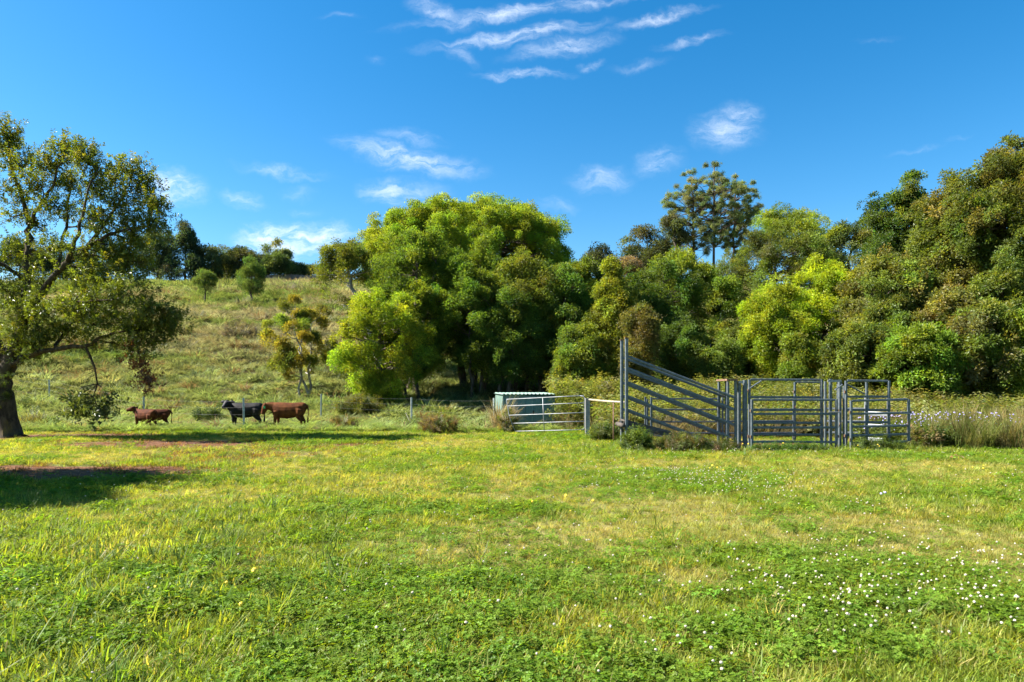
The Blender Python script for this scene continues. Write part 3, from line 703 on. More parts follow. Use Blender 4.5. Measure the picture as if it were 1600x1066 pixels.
    for (x, y, r, dy, wgt) in clumps:
        c = P(x, y, dy) - off; rr = r / F * Y0 * 1.2
        order = sorted(nodes, key=lambda n_: (n_[0] - c).length + (.8 if n_[0].z > c.z + .2 else 0))[0]
        st, sr = order; L = (c - st).length
        pth = wiggly(st, c, 5, .14); r0 = min(sr * .75, .018 + .016 * L); mb.tube(pth, [r0 * (1 - .14 * k) for k in range(6)], 5)
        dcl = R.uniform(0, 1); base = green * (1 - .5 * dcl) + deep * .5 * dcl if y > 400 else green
        for k in range(int(7 * wgt) + 3):
            e = c + Vector(rnd_unit() * rr * R.uniform(.5, 1.05) * np.array((1, 1, .85))); tw = wiggly(pth[random.randint(2, 5)], e, 4, .16)
            mb.tube(tw, [.011, .009, .007, .006, .004], 4)
            m = int(R.randint(8, 14) * (1 if wgt > .7 else .8))
            for j in range(m):
                t = R.uniform(.25, 1.0); i = min(int(t * 4), 3); p = tw[i].lerp(tw[i + 1], t * 4 - i)
                p = np.array(p) + R.normal(size=3) * .17
                PP.append(p); d = R.normal(size=3) * .7 + np.array((0, 0, .7)); DD.append(d)
                b = base * math.exp(R.normal() * .2)
                if R.rand() < (.17 if y < 440 else .08): b = b * .4 + yel * .6
                TT.append(b)
    # the broken bough that hangs to the grass
    hang = [P(*p) - off for p in ((133, 541, -1.1), (140, 556, -1.1), (148, 575, -1.15), (152, 600, -1.2), (146, 618, -1.2), (140, 636, -1.2))]
    hb = MB(); hb.tube(hang, [.045, .04, .03, .022, .015, .01], 6)
    HP, HD, HT = [], [], []
    for k in range(26):
        s = hang[random.choice((2, 3, 3, 4, 5, 5))]; e = s + Vector((random.gauss(0, .35), random.gauss(0, .3), -abs(random.gauss(.2, .2))))
        hb.tube(wiggly(s, e, 3, .15), [.009, .007, .005, .003], 4)
    for k in range(70):
        q = P(138 + R.normal() * 17, 641 + R.normal() * 9, -1.2 + R.normal() * .25) - off; HP.append(np.array(q)); HD.append(R.normal(size=3) + np.array((0, 0, .3))); HT.append(np.array((.075, .098, .022)) * math.exp(R.normal() * .25))
    hbo = hb.build('hanging_branch', 'mossy_bark', root, True); hbo['label'] = 'broken bough dangling to the grass'
    scatter('hanging_leaves', 'broad', HP, outward(np.array(HD)), R.uniform(1.0, 1.5, len(HP)), np.array(HT), hbo)
    DP = []
    for (x, y, r, n_) in ((231, 592, 8, 34), (213, 575, 6, 20), (205, 548, 7, 16), (222, 560, 5, 12)):
        for k in range(n_): DP.append(np.array(P(x + R.normal() * r * .7, y + R.normal() * r, -.6 + R.normal() * .2) - off))
    db = MB(); db.tube([P(212, 520, -.6) - off, P(216, 550, -.6) - off, P(224, 578, -.6) - off, P(232, 600, -.6) - off], [.014, .011, .008, .004], 5)
    dbo = db.build('dead_twig', 'bark', root); dbo['label'] = 'dead rust brown leaves hanging below the crown'
    scatter('dead_leaves', 'broad', DP, outward(R.normal(size=(len(DP), 3))), R.uniform(.7, 1.1, len(DP)), jitter((.13, .05, .025), len(DP), .2), dbo)
    # shaggy ferns and moss low on the trunk
    FP = []
    for k in range(90):
        y = R.uniform(545, 640); FP.append(np.array(P(10 + R.normal() * 11, y, R.normal() * .25) - off))
    scatter('trunk_ferns', 'weed', FP, upright(len(FP), .7), R.uniform(.35, .75, len(FP)), jitter((.05, .07, .018), len(FP)), root)
    mb.build('trunk', 'mossy_bark', root, True)
    PP = np.array(PP); CROWN_TOTAL[0] += len(PP)
    scatter('crown', 'broad', PP, outward(np.array(DD)), R.uniform(.55, 1.05, len(PP)), np.array(TT), root)
big_left_tree()
# the neighbour whose shade falls across the left foreground; it stands just outside the picture
tree('spreading shade tree beside the leaning tree, outside the picture', -640, 60, 470, 620, 10.8, (.08, .10, .016), 'paddock_tree', 'bold', 44, .28, 'dome', dens=.5, depth=1.05, tr=.35, ss=.9)
print('crown points', CROWN_TOTAL[0])

# ================================================================== grass and ground cover
def field(n, y0, y1, k=.80, m=1.5):
    Y = R.uniform(y0, y1, n); X = R.uniform(-1, 1, n) * (k * Y + m); return X, Y
def on_ground(X, Y, dz=0.0): return np.stack([X, Y, ground_z(X, Y) + dz], 1)
def blend(a, b, t): return a * (1 - t[:, None]) + b * t[:, None]
def build_lawn():
    G1 = np.array((.158, .212, .026)); G2 = np.array((.245, .255, .046)); DRY = np.array((.33, .285, .095)); CLV = np.array((.112, .196, .020))
    X, Y = field(76000, 2.7, 27.5)
    di, dr, cv = dirt_mask(X, Y), dry_mask(X, Y), clover_mask(X, Y)
    keep = R.rand(len(X)) > np.clip(di * 1.4, 0, .90); X, Y, dr, cv, di = X[keep], Y[keep], dr[keep], cv[keep], di[keep]
    # keep the yard floor and the line of posts thinner
    n = len(X); pick = R.rand(n); isc = pick < cv * .55 + .08; isf = (~isc) & (R.rand(n) < .36 + .5 * dr); ist = ~(isc | isf)
    hue = fbm(X * .8, Y * .8, 77, 4); hue = sstep(.35, .68, hue)
    size = 1 + .035 * (Y - 4)
    left = sstep(-.5, -3.5, X + .15 * Y) * sstep(9.5, 5.5, Y)
    for nm, key, m, base in (('lawn_grass', 'tuft', ist, None), ('fine_grass', 'fuzz', isf, None), ('clover', 'clover', isc, None)):
        x, y = X[m], Y[m]; k = len(x)
        if key == 'clover': c = jitter(blend(np.repeat(CLV[None], k, 0), np.repeat((G1 * .9)[None], k, 0), R.rand(k) * .5), k, .18, .08)
        else:
            c = blend(np.repeat(G1[None], k, 0), np.repeat(G2[None], k, 0), hue[m]); c = blend(c, np.repeat(DRY[None], k, 0), np.clip(dr[m] * (.75 if key == 'tuft' else 1.0) * R.uniform(.5, 1.1, k), 0, 1)); c = jitter(c, k, .2, .1)
            st = R.rand(k) < .12; c[st] = DRY * .9; so_ = R.rand(k) < di[m] * 1.1; c[so_] = jitter((.15, .085, .04), int(so_.sum()), .3)
        s = size[m] * R.uniform(.6, 1.3, k) * (1 - .4 * dr[m]) * (1 + .35 * left[m]); s3 = np.stack([s, s, s / size[m] ** .9 * R.uniform(.75, 1.2, k)], 1)
        o = scatter(nm, key, on_ground(x, y), upright(k, .16), s3, c)
        tag(o, {'lawn_grass': 'short green and yellowing grass of the foreground paddock', 'fine_grass': 'fine straw coloured seeding grass between the clover', 'clover': 'dark green clover leaves in patches over the paddock'}[nm], 'grass' if key != 'clover' else 'clover')
    # longer grass blades: left foreground, scattered, and along fence, gate and yards
    x, y = field(9000, 2.7, 27); L = .65 * sstep(-.2, -3, x + .1 * y) * sstep(11, 6, y) + .035 + .5 * (np.abs(x - 14) < 6) * (y > 15) * .3
    L = L + .6 * sstep(16.2, 17.4, y) * (x > 1.5) * (x < 13) * (1 - sstep(18.6, 19.2, y)) + .5 * sstep(23.5, 25.5, y) * (x > -4.5)
    kp = (R.rand(len(x)) < np.clip(L, 0, .9)) & (R.rand(len(x)) > dirt_mask(x, y)); x, y = x[kp], y[kp]; k = len(x)
    o = scatter('tall_grass', 'tall', on_ground(x, y), upright(k, .2), R.uniform(.5, 1.05, k), jitter(blend(np.repeat(np.array((.085, .15, .022))[None], k, 0), np.repeat(np.array((.17, .2, .05))[None], k, 0), R.rand(k)), k, .2))
    tag(o, 'longer arching grass blades rising from the foreground paddock', 'grass')
    # clover heads
    x, y = field(30000, 2.8, 21); c = clover_mask(x, y); w = c * (.10 + .9 * sstep(.46, .64, fbm(x * .8, y * .8, 90, 3))) * (.25 + .75 * sstep(-2.0, 2.5, x - .06 * y)) * .30
    extra = .20 * ell(x, y, 4.2, 5.6, 2.6, 1.5, .6) + .28 * ell(x, y, 3.7, 11.6, 1.6, 1.3, .6) + .15 * ell(x, y, 5.5, 16.8, 4, .8, .6) + .10 * ell(x, y, -.8, 19.5, 3, 1.5, .6)
    kp = R.rand(len(x)) < w * .9 + extra * 1.5 + .018; x, y = x[kp], y[kp]; k = len(x); print('clover heads', k)
    o = scatter('clover_flowers', 'flower', on_ground(x, y, .0), upright(k, .22), R.uniform(.8, 1.35, k), np.ones((k, 3)) * .8)
    tag(o, 'white and pinkish clover heads dotted through the paddock', 'flowers')
    ctr = [(6.3, 17.2), (2.7, 17.6), (3.2, 18.0), (9, 17.4), (8.2, 13.0), (.6, 8.2), (2.2, 24), (2.8, 22.5), (-2.4, 4.9), (3.6, 12.4)]
    px, py = [], []
    for (a, b) in ctr:
        for j in range(4): px.append(a + R.normal() * .35); py.append(b + R.normal() * .3)
    k = len(px); o = scatter('yellow_flowers', 'yellow', on_ground(np.array(px), np.array(py)), upright(k), R.uniform(.9, 1.7, k), np.ones((k, 3)))
    tag(o, 'small yellow weed flowers scattered near the yards', 'flowers')
build_lawn()

def build_hillside():
    n = 30000; Y = 26 + 104 * R.rand(n) ** 1.7; X = R.uniform(-1.0, .42, n) * (.80 * Y + 2)
    f = sstep(.42, .60, fbm(X * .055 + 2, Y * .16, 101, 4)); near = 1 - sstep(36, 66, Y)
    t = np.clip(f * .8 * (1 - .75 * near) + .05, 0, 1); k = n
    c = blend(np.repeat(np.array((.125, .168, .040))[None], k, 0), np.repeat(np.array((.25, .215, .145))[None], k, 0), t); c = jitter(c, k, .22, .08)
    c[R.rand(k) < .06] = (.17, .11, .06); c *= (1 + .35 * (1 - sstep(34, 52, Y)))[:, None]
    s = (.35 + .0095 * Y) * R.uniform(.6, 1.5, k); s3 = np.stack([s * 1.6, s * 1.6, s * (.22 + .42 * sstep(29, 36, Y))], 1)
    big = (R.rand(n) < .07) & (Y > 33); s3[big] *= np.array((1.2, 1.2, 2.3)); c[big] *= np.array((.72, .72, .7))
    keep = R.rand(n) > .9 * dirt_mask(X, Y)
    o = scatter('hillside_grass', 'tussock', on_ground(X, Y)[keep], upright(k, .2)[keep], s3[keep], c[keep])
    tag(o, 'patchy green and straw tussock grass over the hillside', 'grass')
    # weedy leafy growth past the fence
    n = 8000; Y = 28 + 80 * R.rand(n) ** 1.5; X = R.uniform(-1.0, .35, n) * (.80 * Y + 2); m = fbm(X * .22, Y * .3, 131, 4); kp = (R.rand(n) < sstep(.48, .62, m) * .95) & ~((Y < 31) & (X < -5)); X, Y = X[kp], Y[kp]; k = len(X)
    o = scatter('paddock_weeds', 'weed', on_ground(X, Y), upright(k, .25), R.uniform(.5, 1.25, k) * (1 + .012 * (Y - 28)), jitter(blend(np.repeat(np.array((.075, .115, .030))[None], k, 0), np.repeat(np.array((.135, .10, .065))[None], k, 0), sstep(.45, .6, fbm(X * .09, Y * .12, 171, 3)) * sstep(32, 45, Y)), k, .25, .12))
    tag(o, 'low leafy weeds in clumps beyond the wire fence', 'weeds')
    # bracken on top of the ridge
    n = 5200; Y = R.uniform(104, 129, n); X = R.uniform(-.62, -.12, n) * Y; k = n
    m = sstep(.35, .55, fbm(X * .1, Y * .1, 140, 3)); kp = R.rand(n) < .25 + .75 * m; X, Y = X[kp], Y[kp]; k = len(X)
    o = scatter('bracken', 'fine', on_ground(X, Y, .15), upright(k, .3), R.uniform(1.2, 2.4, k), jitter((.15, .185, .085), k, .2))
    tag(o, 'pale grey green bracken along the top of the hillside', 'bracken')
    # scrub behind the yards and up the wooded slope
    n = 20000; Y = 20.8 + 20 * R.rand(n) ** 1.3; X = R.uniform(.03, .86, n) * Y + 1
    edge = 1.0 + sstep(21, 25, Y) * 1.4; kp = (Y > 22.3 + 1.2 * vnoise(X * .4, Y * 0 + 3)) & ~((X < 3.2) & (Y < 26.5)); X, Y = X[kp], Y[kp]; k = len(X)
    h = np.clip((Y - 22.0) * .30, .05, 1.9) * (.45 + .9 * fbm(X * .5, Y * .5, 205, 3)) * R.uniform(0.1, 1.05, k) ** .7
    t = R.rand(k); c = blend(np.repeat(np.array((.130, .160, .034))[None], k, 0), np.repeat(np.array((.20, .185, .075))[None], k, 0), t * t); c = jitter(c, k, .22, .12)
    o = scatter('scrub', 'weed', on_ground(X, Y, 0) + np.stack([0 * h, 0 * h, h * .75], 1), upright(k, .35), R.uniform(.9, 1.7, k), c)
    tag(o, 'tangle of olive and straw scrub behind the cattle yards', 'scrub')
    n = 700; Y = R.uniform(20.5, 33, n); X = R.uniform(.08, .8, n) * Y; kp = (Y > 22.3) & ~((X < 3.2) & (Y < 26)); X, Y = X[kp], Y[kp]; k = len(X)
    o = scatter('scrub_stalks', 'reed', on_ground(X, Y), upright(k, .25), R.uniform(.5, .95, k), jitter((.20, .16, .085), k, .2))
    tag(o, 'dry stalks poking out of the scrub', 'scrub')
    # violet flowered weeds at the right
    n = 900; X = R.uniform(10.6, 15.2, n); Y = R.uniform(19.3, 22.6, n); k = n
    o = scatter('violet_weeds', 'weed', on_ground(X, Y), upright(k, .2), R.uniform(.8, 1.5, k), jitter((.09, .115, .03), k, .2)); tag(o, 'green stalky weeds beside the right yard gate', 'weeds')
    n = 330; X = R.uniform(10.6, 15.0, n); Y = R.uniform(19.0, 21.5, n)
    o = scatter('violet_flowers', 'violet', on_ground(X, Y, 0) + np.stack([0 * X, 0 * X, R.uniform(.35, .95, n)], 1), upright(n), R.uniform(.8, 1.6, n), np.ones((n, 3))); tag(o, 'pale violet flower heads on the weeds by the yard gate', 'flowers')
    X = np.array([(1383 - HX) / F * 9.65, (1377 - HX) / F * 9.55]); Y = np.array([9.65, 9.55])
    o = scatter('chicory_flowers', 'violet', on_ground(X, Y, .16), upright(2), np.array([1.3, 1.1]), np.ones((2, 3))); tag(o, 'two violet blooms standing in the right foreground grass', 'flowers')
build_hillside()

def bush(name, label, x, ybase, w, h, tint, key='weed', n=60, sc=(.6, 1.1), cat='bush', Y=None, stems=True, group=None, tint2=None, d=.8):
    Y = Y or CH * F / (ybase - HY); X = (x - HX) / F * Y; z = gz(X, Y); rw = w / F * Y / 2; hh = h / F * Y
    root = empty(name, (X, Y, z)); tag(root, label, cat, group)
    a = R.uniform(0, 6.28, n); r = np.sqrt(R.rand(n)) * rw; px, py = r * np.cos(a), r * np.sin(a) * d; top = hh * np.sqrt(np.clip(1 - (r / rw) ** 2 * .8, 0, 1))
    if key in ('reed', 'tussock', 'tall'): pz = np.zeros(n)
    else: pz = top * R.uniform(0, .75, n)
    pz = pz + ground_z(X + px, Y + py) - z
    c = jitter(tint, n, .22, .1)
    if tint2 is not None: q = R.rand(n) < .4; c[q] = jitter(tint2, int(q.sum()), .2)
    if stems:
        mb = MB()
        for k in range(14):
            i = R.randint(n); mb.tube(wiggly((px[i] * .3, py[i] * .3, -.05), (px[i], py[i], max(top[i] * .9, .1)), 4, .12), [.012, .01, .008, .006, .003], 4)
        mb.build('stems', 'dead_stick', root)['kind'] = 'stuff'
    rot = upright(n, .18) if key in ('reed', 'tussock', 'tall') else upright(n, .5)
    scatter('foliage', key, np.stack([px, py, pz], 1), rot, R.uniform(sc[0], sc[1], n), c, root)
    return root
def build_bushes():
    bush('dry_bush', 'brown dry bush standing between fence post and green shed', 684, 678, 62, 36, (.16, .115, .055), n=170, sc=(.45, .8), tint2=(.10, .12, .03))
    bush('dry_bush', 'low brown bush left of the leaning white stick', 537, 672, 46, 24, (.14, .10, .05), n=90, sc=(.4, .7), tint2=(.10, .12, .03))
    bush('dry_bush', 'spiky olive brown bush behind the leaning tree trunk', 52, 668, 40, 38, (.12, .11, .045), 'tall', n=70, sc=(1.2, 2.4))
    bush('weed_clump', 'broad leafed green weed at the foot of the left fence post', 80, 668, 22, 16, (.09, .15, .03), n=26, sc=(.5, .8))
    bush('vine_clump', 'vine tangle on the green shed corner and gate end', 795, 679, 30, 46, (.085, .115, .025), n=110, sc=(.4, .65), tint2=(.17, .14, .06), Y=25.3)
    bush('reed_clump', 'tall dry stalks rising at the left of the green shed', 779, 676, 14, 66, (.30, .22, .12), 'reed', n=6, sc=(.7, 1.2), Y=26.4, stems=False, cat='grass clump')
    bush('weed_clump', 'yellow flowered weeds between gate post and ramp post', 945, 690, 50, 34, (.085, .125, .03), n=150, sc=(.4, .75), tint2=(.12, .14, .035))
    bush('weed_clump', 'green weeds at the foot of the tall ramp post', 995, 705, 46, 34, (.09, .135, .028), n=150, sc=(.45, .8), Y=17.9)
    bush('weed_clump', 'dark weeds under the middle of the ramp deck', 1062, 708, 86, 30, (.085, .115, .028), n=190, sc=(.4, .7), Y=17.75, tint2=(.13, .105, .05))
    bush('weed_clump', 'low weeds against the posts at the ramp foot', 1125, 708, 60, 18, (.075, .10, .025), n=110, sc=(.35, .6), Y=17.7, tint2=(.12, .09, .045))
    bush('weed_clump', 'grassy weeds along the bottom of the main yard panel', 1230, 706, 130, 12, (.07, .13, .025), n=170, sc=(.3, .5), Y=17.6, d=.15)
    bush('weed_clump', 'green weeds under the open right yard gate', 1370, 708, 80, 20, (.08, .12, .025), n=130, sc=(.35, .6), Y=17.8, d=.4)
    for k, (x, yb, w, Yd, lb, sc_) in enumerate(((1470, 716, 80, 19.2, 'tall dry grass clump nearest the right yard gate', .85), (1530, 716, 90, 18.6, 'broad arching green and straw grass clump by the right edge', .9),
                                       (1590, 718, 90, 18.4, 'tall dry grass clump cut by the right edge', .95), (1500, 700, 90, 21.0, 'straw grass clump behind the violet flowered weeds', 1.0), (1580, 690, 100, 21.8, 'straw grass clump under the dark bush tree', 1.05))):
        bush('grass_clump', lb, x, yb, w, 60, (.19, .165, .06), 'reed', n=20, sc=(sc_ * .55, sc_), Y=Yd, cat='grass clump', stems=False, tint2=(.12, .15, .035), group='tall grass clumps by the right edge')
    for (x, w, h, Yd, lb) in ((1450, 70, 34, 18.9, 'bushy green weeds beside the open right yard gate'), (1520, 90, 40, 19.6, 'bushy weeds between the tall grass clumps on the right'), (1585, 90, 40, 19.3, 'bushy weeds at the right edge below the lime bush')):
        bush('weed_clump', lb, x, 715, w, h, (.10, .135, .03), n=170, sc=(.5, .95), Y=Yd, tint2=(.20, .165, .075))
    for k, (x, w, h, Yd, lb) in enumerate(((860, 90, 40, 30.5, 'green shrub behind the right end of the shed'), (905, 90, 50, 31.5, 'olive shrub behind the farm gate'), (940, 80, 50, 28.5, 'straw tinted shrub behind the pipe rail'), (1000, 90, 40, 27.5, 'weedy shrub behind the loading ramp post'),
                                           (1090, 110, 36, 27.5, 'low shrub behind the ramp rails'), (1180, 100, 34, 27, 'low shrub behind the main yard panel'), (1340, 100, 40, 27, 'leafy shrub behind the right yard panel'), (560, 70, 34, 33, 'shaded low shrub at the foot of the lime tree'), (840, 60, 40, 34, 'shaded shrub under the grove right of the trunks'))):
        bush('shrub', lb, x, 700, w, h, (.078, .10, .024), n=240, sc=(.7, 1.2), Y=Yd, tint2=(.14, .135, .045), group='shrubs edging the scrub')
    bush('bare_bush', 'grey leafless bush on the hillside left of the wattle', 372, 0, 60, 34, (.13, .115, .10), n=110, sc=(.9, 1.6), Y=60, tint2=(.10, .09, .08))
    bush('bare_bush', 'brown thicket on the hillside under the leaning tree bough', 118, 0, 80, 24, (.12, .075, .05), n=120, sc=(.8, 1.3), Y=52, tint2=(.10, .10, .04))
    bush('lantana_bush', 'dark green low bush on the paddock behind the black cow', 325, 0, 44, 22, (.05, .08, .025), n=90, sc=(.6, 1.0), Y=31)
    bush('lantana_bush', 'green low bush between the cattle and the wattle', 352, 0, 30, 16, (.06, .09, .025), n=60, sc=(.6, 1.0), Y=35)
build_bushes()

# ================================================================== fences, gate, shed
def wire_fence():
    posts = [(77, 617, 38.0), (225, 620, 30.0), (381, 622, 26.6), (501, 622, 31.5), (643, 624, 30.5)]
    root = empty('wire_fence', (0, 0, 0)); tag(root, 'wire fence on grey steel pickets across the paddock behind the lawn', 'fence')
    tops = []
    ex = [(-160, 614, 44.0)] + posts + [(772, 622, 28.8)]
    for k, (x, y, Y) in enumerate(ex):
        t = at(x, y, Y); g = gz(t.x, Y); t.z = min(max(t.z, g + 1.2), g + 1.42); lean = random.uniform(-.03, .03)
        mb = MB(); top = Vector((t.x + lean, Y, t.z)); bot = Vector((t.x, Y, g - .2))
        # Y section of a steel picket: three blades
        for a in (0.3, 2.4, 4.5):
            dv = Vector((math.cos(a), math.sin(a), 0)) * .022; mb.bar(bot + dv, top + dv, .046, .012, up=(math.cos(a + 1.57), math.sin(a + 1.57), 0))
        mb.build('picket', 'picket_steel', root); tops.append((top, bot, g))
    for h in (.28, .62, .90, 1.14):
        for (a, b) in zip(tops[:-1], tops[1:]):
            p = Vector((a[0].x, a[0].y, a[2] + h)); q = Vector((b[0].x, b[0].y, b[2] + h)); pts = []
            for k in range(7):
                t = k / 6; r = p.lerp(q, t); r.z -= .05 * math.sin(math.pi * t); pts.append(r)
            MB().tube(pts, .0018, 4).build('wire', 'wire', root)
    a, b = at(645, 668, 28.6), at(634, 646, 28.9)
    st = empty('fence_stick', (a.x, a.y, gz(a.x, a.y))); tag(st, 'thin pale stick leaning beside the middle fence picket', 'stick')
    a2 = Vector((0, 0, -.1)); b2 = Vector((b.x - a.x, b.y - a.y, .62)); MB().tube([a2, a2.lerp(b2, .5) + Vector((.02, 0, 0)), b2], [.014, .013, .010], 6).build('stick', 'dead_stick', st)
wire_fence()

def farm_gate():
    pr, pl = Vector((2.50, 23.6, 0)), Vector((-.20, 25.1, 0)); gr = gz(pr.x, pr.y)
    root = empty('farm_gate', (pr.x, pr.y, gr)); tag(root, 'sagging galvanised five rail farm gate in front of the green shed', 'gate')
    d = pl - pr; sag = -.15
    zs = [1.42, 1.17, .83, .53, .24]
    def pt(t, z): return Vector((d.x * t, d.y * t, z + sag * t))
    xl = [1.0, .985, .965, .93, .88]
    for z, t in zip(zs, xl): MB().tube([pt(.0, z), pt(.3, z), pt(.6, z - .004), pt(t, z)], .0155, 8).build('rail', 'bright_steel', root, True)
    # end stiles with rounded corners
    MB().tube([pt(.05, 1.42 + .002), pt(.015, 1.40), pt(-.005, 1.34), pt(-.005, .8), pt(-.005, .30), pt(.02, .25)], .018, 8).build('stile', 'bright_steel', root, True)
    MB().tube([pt(.98, 1.42), pt(1.0, 1.37), pt(.985, 1.17), pt(.965, .83), pt(.93, .53), pt(.885, .245)], .018, 8).build('stile', 'bright_steel', root, True)
    MB().tube([pt(.52, 1.42), pt(.51, .83), pt(.50, .24)], .016, 8).build('stay', 'bright_steel', root, True)
    for z in (1.3, .35): MB().bar((-.0, -.0, z), (.10, -.02, z), .03).build('hinge', 'rusty_steel', root)
    # post
    px = at(918, 0, 23.4).x; p = empty('gate_post', (px, 23.4, gz(px, 23.4))); tag(p, 'grey weathered post with drilled holes that carries the farm gate', 'post')
    mb = MB(); mb.box((-.075, -.06, -.3), (.075, .06, 1.33)); mb.build('post', 'grey_timber', p)
    for z in (.35, .6, .85, 1.1): MB().tube([(0.01, -.066, z), (.01, -.061, z)], .013, 8).build('hole', 'black_plastic', p)
    # pipe rail to the ramp
    a = at(921, 624.5, 23.3); b = at(976, 629, 19.6)
    r = empty('pipe_rail', (a.x, a.y, gz(a.x, a.y))); tag(r, 'tan pipe rail from gate post to loading ramp', 'rail'); o = Vector(r.location)
    MB().tube([a - o, (a + b) / 2 - o + Vector((0, 0, -.01)), b - o], .032, 8).build('pipe', 'tan_pipe', r, True)
    m = a.lerp(b, .72); MB().tube([Vector((m.x, m.y, gz(m.x, m.y) - .2)) - o, m - o], .02, 6).build('support', 'rusty_steel', r, True)
farm_gate()

def green_shed():
    root = empty('garden_shed', (-.36, 27.5, gz(.5, 28) - .02), math.atan2(.36, 2.1)); tag(root, 'small dark green metal shed with pale lit side behind the gate', 'shed')
    Wd, Dp, H0, H1 = 2.12, 2.1, 1.43, 1.47
    def ribbed(name, p0, p1, z0, z1a, z1b, out, mat, pitch=.085, dep=.012, parent=root):
        p0, p1, out = Vector(p0), Vector(p1), Vector(out); L = (p1 - p0).length; n = max(1, int(L / pitch)); mb = MB(); prof = []
        for k in range(n):
            for f, h in ((0, 0), (.55, 0), (.65, 1), (.90, 1)): prof.append(((k + f) / n, h))
        prof.append((1, 0))
        for t, h in prof:
            b = p0.lerp(p1, t) + out * dep * h; zt = z1a + (z1b - z1a) * t
            mb.v += [(b.x, b.y, z0), (b.x, b.y, zt)]
        for k in range(len(prof) - 1): mb.f.append((2 * k, 2 * k + 2, 2 * k + 3, 2 * k + 1))
        i = len(mb.v); m = len(prof)   # sheet has a back face
        for t, h in ((0, 0), (1, 0)):
            b = p0.lerp(p1, t) - out * .02; zt = z1a + (z1b - z1a) * t; mb.v += [(b.x, b.y, z0), (b.x, b.y, zt)]
        mb.f.append((i + 1, i + 3, i + 2, i))
        return mb.build(name, mat, parent)
    ribbed('wall', (.02, .02, 0), (.92, .02, 0), 0, H0, H0, (0, -1, 0), 'green_sheet')
    ribbed('wall', (.0, Dp, 0), (.0, .0, 0), 0, H1, H0, (-1, 0, 0), 'pale_lit_green_sheet')  # same wall sheet, its sunlit look put into a paler colour
    ribbed('wall', (Wd, 0, 0), (Wd, Dp, 0), 0, H0, H1, (1, 0, 0), 'green_sheet')
    ribbed('wall', (Wd, Dp, 0), (0, Dp, 0), 0, H1, H1, (0, 1, 0), 'green_sheet')
    dr = ribbed('door', (1.20, -.004, 0), (Wd - .03, -.004, 0), .05, H0 - .05, H0 - .05, (0, -1, 0), 'green_sheet')
    MB().box((1.22, -.05, .62), (1.27, -.022, .78)).build('latch', 'black_plastic', dr)
    dl = ribbed('door', (.93, -.002, 0), (1.19, -.002, 0), .05, H0 - .05, H0 - .05, (0, -1, 0), 'green_sheet')
    MB().box((1.185, -.026, .03), (1.205, -.004, H0 - .04)).build('door_edge', 'pale_lit_green_sheet', dl)
    MB().box((-.02, -.02, 0), (.035, .03, H0 + .0)).build('corner_trim', 'pale_lit_green_sheet', root)
    MB().box((Wd - .03, -.02, 0), (Wd + .02, .03, H0)).build('corner_trim', 'green_sheet', root)
    # corrugated roof, ribs run front to back
    mb = MB(); n = 14; prof = []
    for k in range(n):
        for f, h in ((0, 0), (.3, 0), (.45, 1), (.75, 1), (.9, 0)): prof.append((-.07 + (k + f) / n * (Wd + .14), .035 * h))
    for x, h in prof:
        mb.v += [(x, -.10, H0 + .004 + h), (x, Dp + .08, H1 + .006 + h), (x, -.10, H0 - .012 + h * .6), (x, Dp + .08, H1 - .01 + h * .6)]
    for k in range(len(prof) - 1):
        a, b = 4 * k, 4 * k + 4; mb.f += [(a, b, b + 1, a + 1), (a + 2, a + 3, b + 3, b + 2), (a, a + 2, b + 2, b), (a + 1, b + 1, b + 3, a + 3)]
    mb.build('roof', 'pale_lit_green_sheet', root)
green_shed()

def ridge_fence():
    a, b = at(408, 442, 127), at(548, 440, 129); root = empty('paling_fence', (a.x, a.y, gz(a.x, a.y))); tag(root, 'long dark paling fence on the skyline of the hillside', 'fence'); o = Vector(root.location)
    n = 9
    for k in range(n):
        p, q = a.lerp(b, k / n), a.lerp(b, (k + 1) / n); zp, zq = gz(p.x, p.y) - o.z, gz(q.x, q.y) - o.z; mb = MB(); c = 14
        for j in range(c):
            t0, t1 = j / c, (j + .9) / c; u, v = p.lerp(q, t0), p.lerp(q, t1); z0 = zp + (zq - zp) * t0; h = 1.75 + random.uniform(-.04, .04)
            i = len(mb.v)
            for (w, yy) in ((u, 0), (v, 0), (v, .03), (u, .03)):
                mb.v += [(w.x - o.x, w.y - o.y + yy, z0 - .2), (w.x - o.x, w.y - o.y + yy, z0 + h)]
            mb.f += [(i, i + 2, i + 3, i + 1), (i + 2, i + 4, i + 5, i + 3), (i + 4, i + 6, i + 7, i + 5), (i + 6, i, i + 1, i + 7), (i + 1, i + 3, i + 5, i + 7)]
        pan = mb.build('panel', 'paling', root); pan['kind'] = 'stuff'
        MB().box((p.x - o.x - .06, p.y - o.y - .09, zp - .3), (p.x - o.x + .06, p.y - o.y - .004, zp + 1.85)).build('post', 'paling', root)
    # mast with antenna on the right ridge
    c = at(1031, 405, 116); c.z = gz(c.x, c.y); top = at(1031, 383, 116).z - c.z
    r = empty('antenna_mast', c); tag(r, 'thin television antenna mast above the ridge trees', 'antenna')
    MB().tube([(0, 0, -.2), (0, 0, top)], .05, 6).build('mast', 'antenna_metal', r)
    MB().tube([(-.6, 0, top - .12), (.6, 0, top - .12)], .035, 6).build('crossbar', 'antenna_metal', r)
    for x in (-.5, -.25, .0, .25, .5): MB().tube([(x, -.35, top - .12), (x, .35, top - .12)], .02, 5).build('element', 'antenna_metal', r)
ridge_fence()

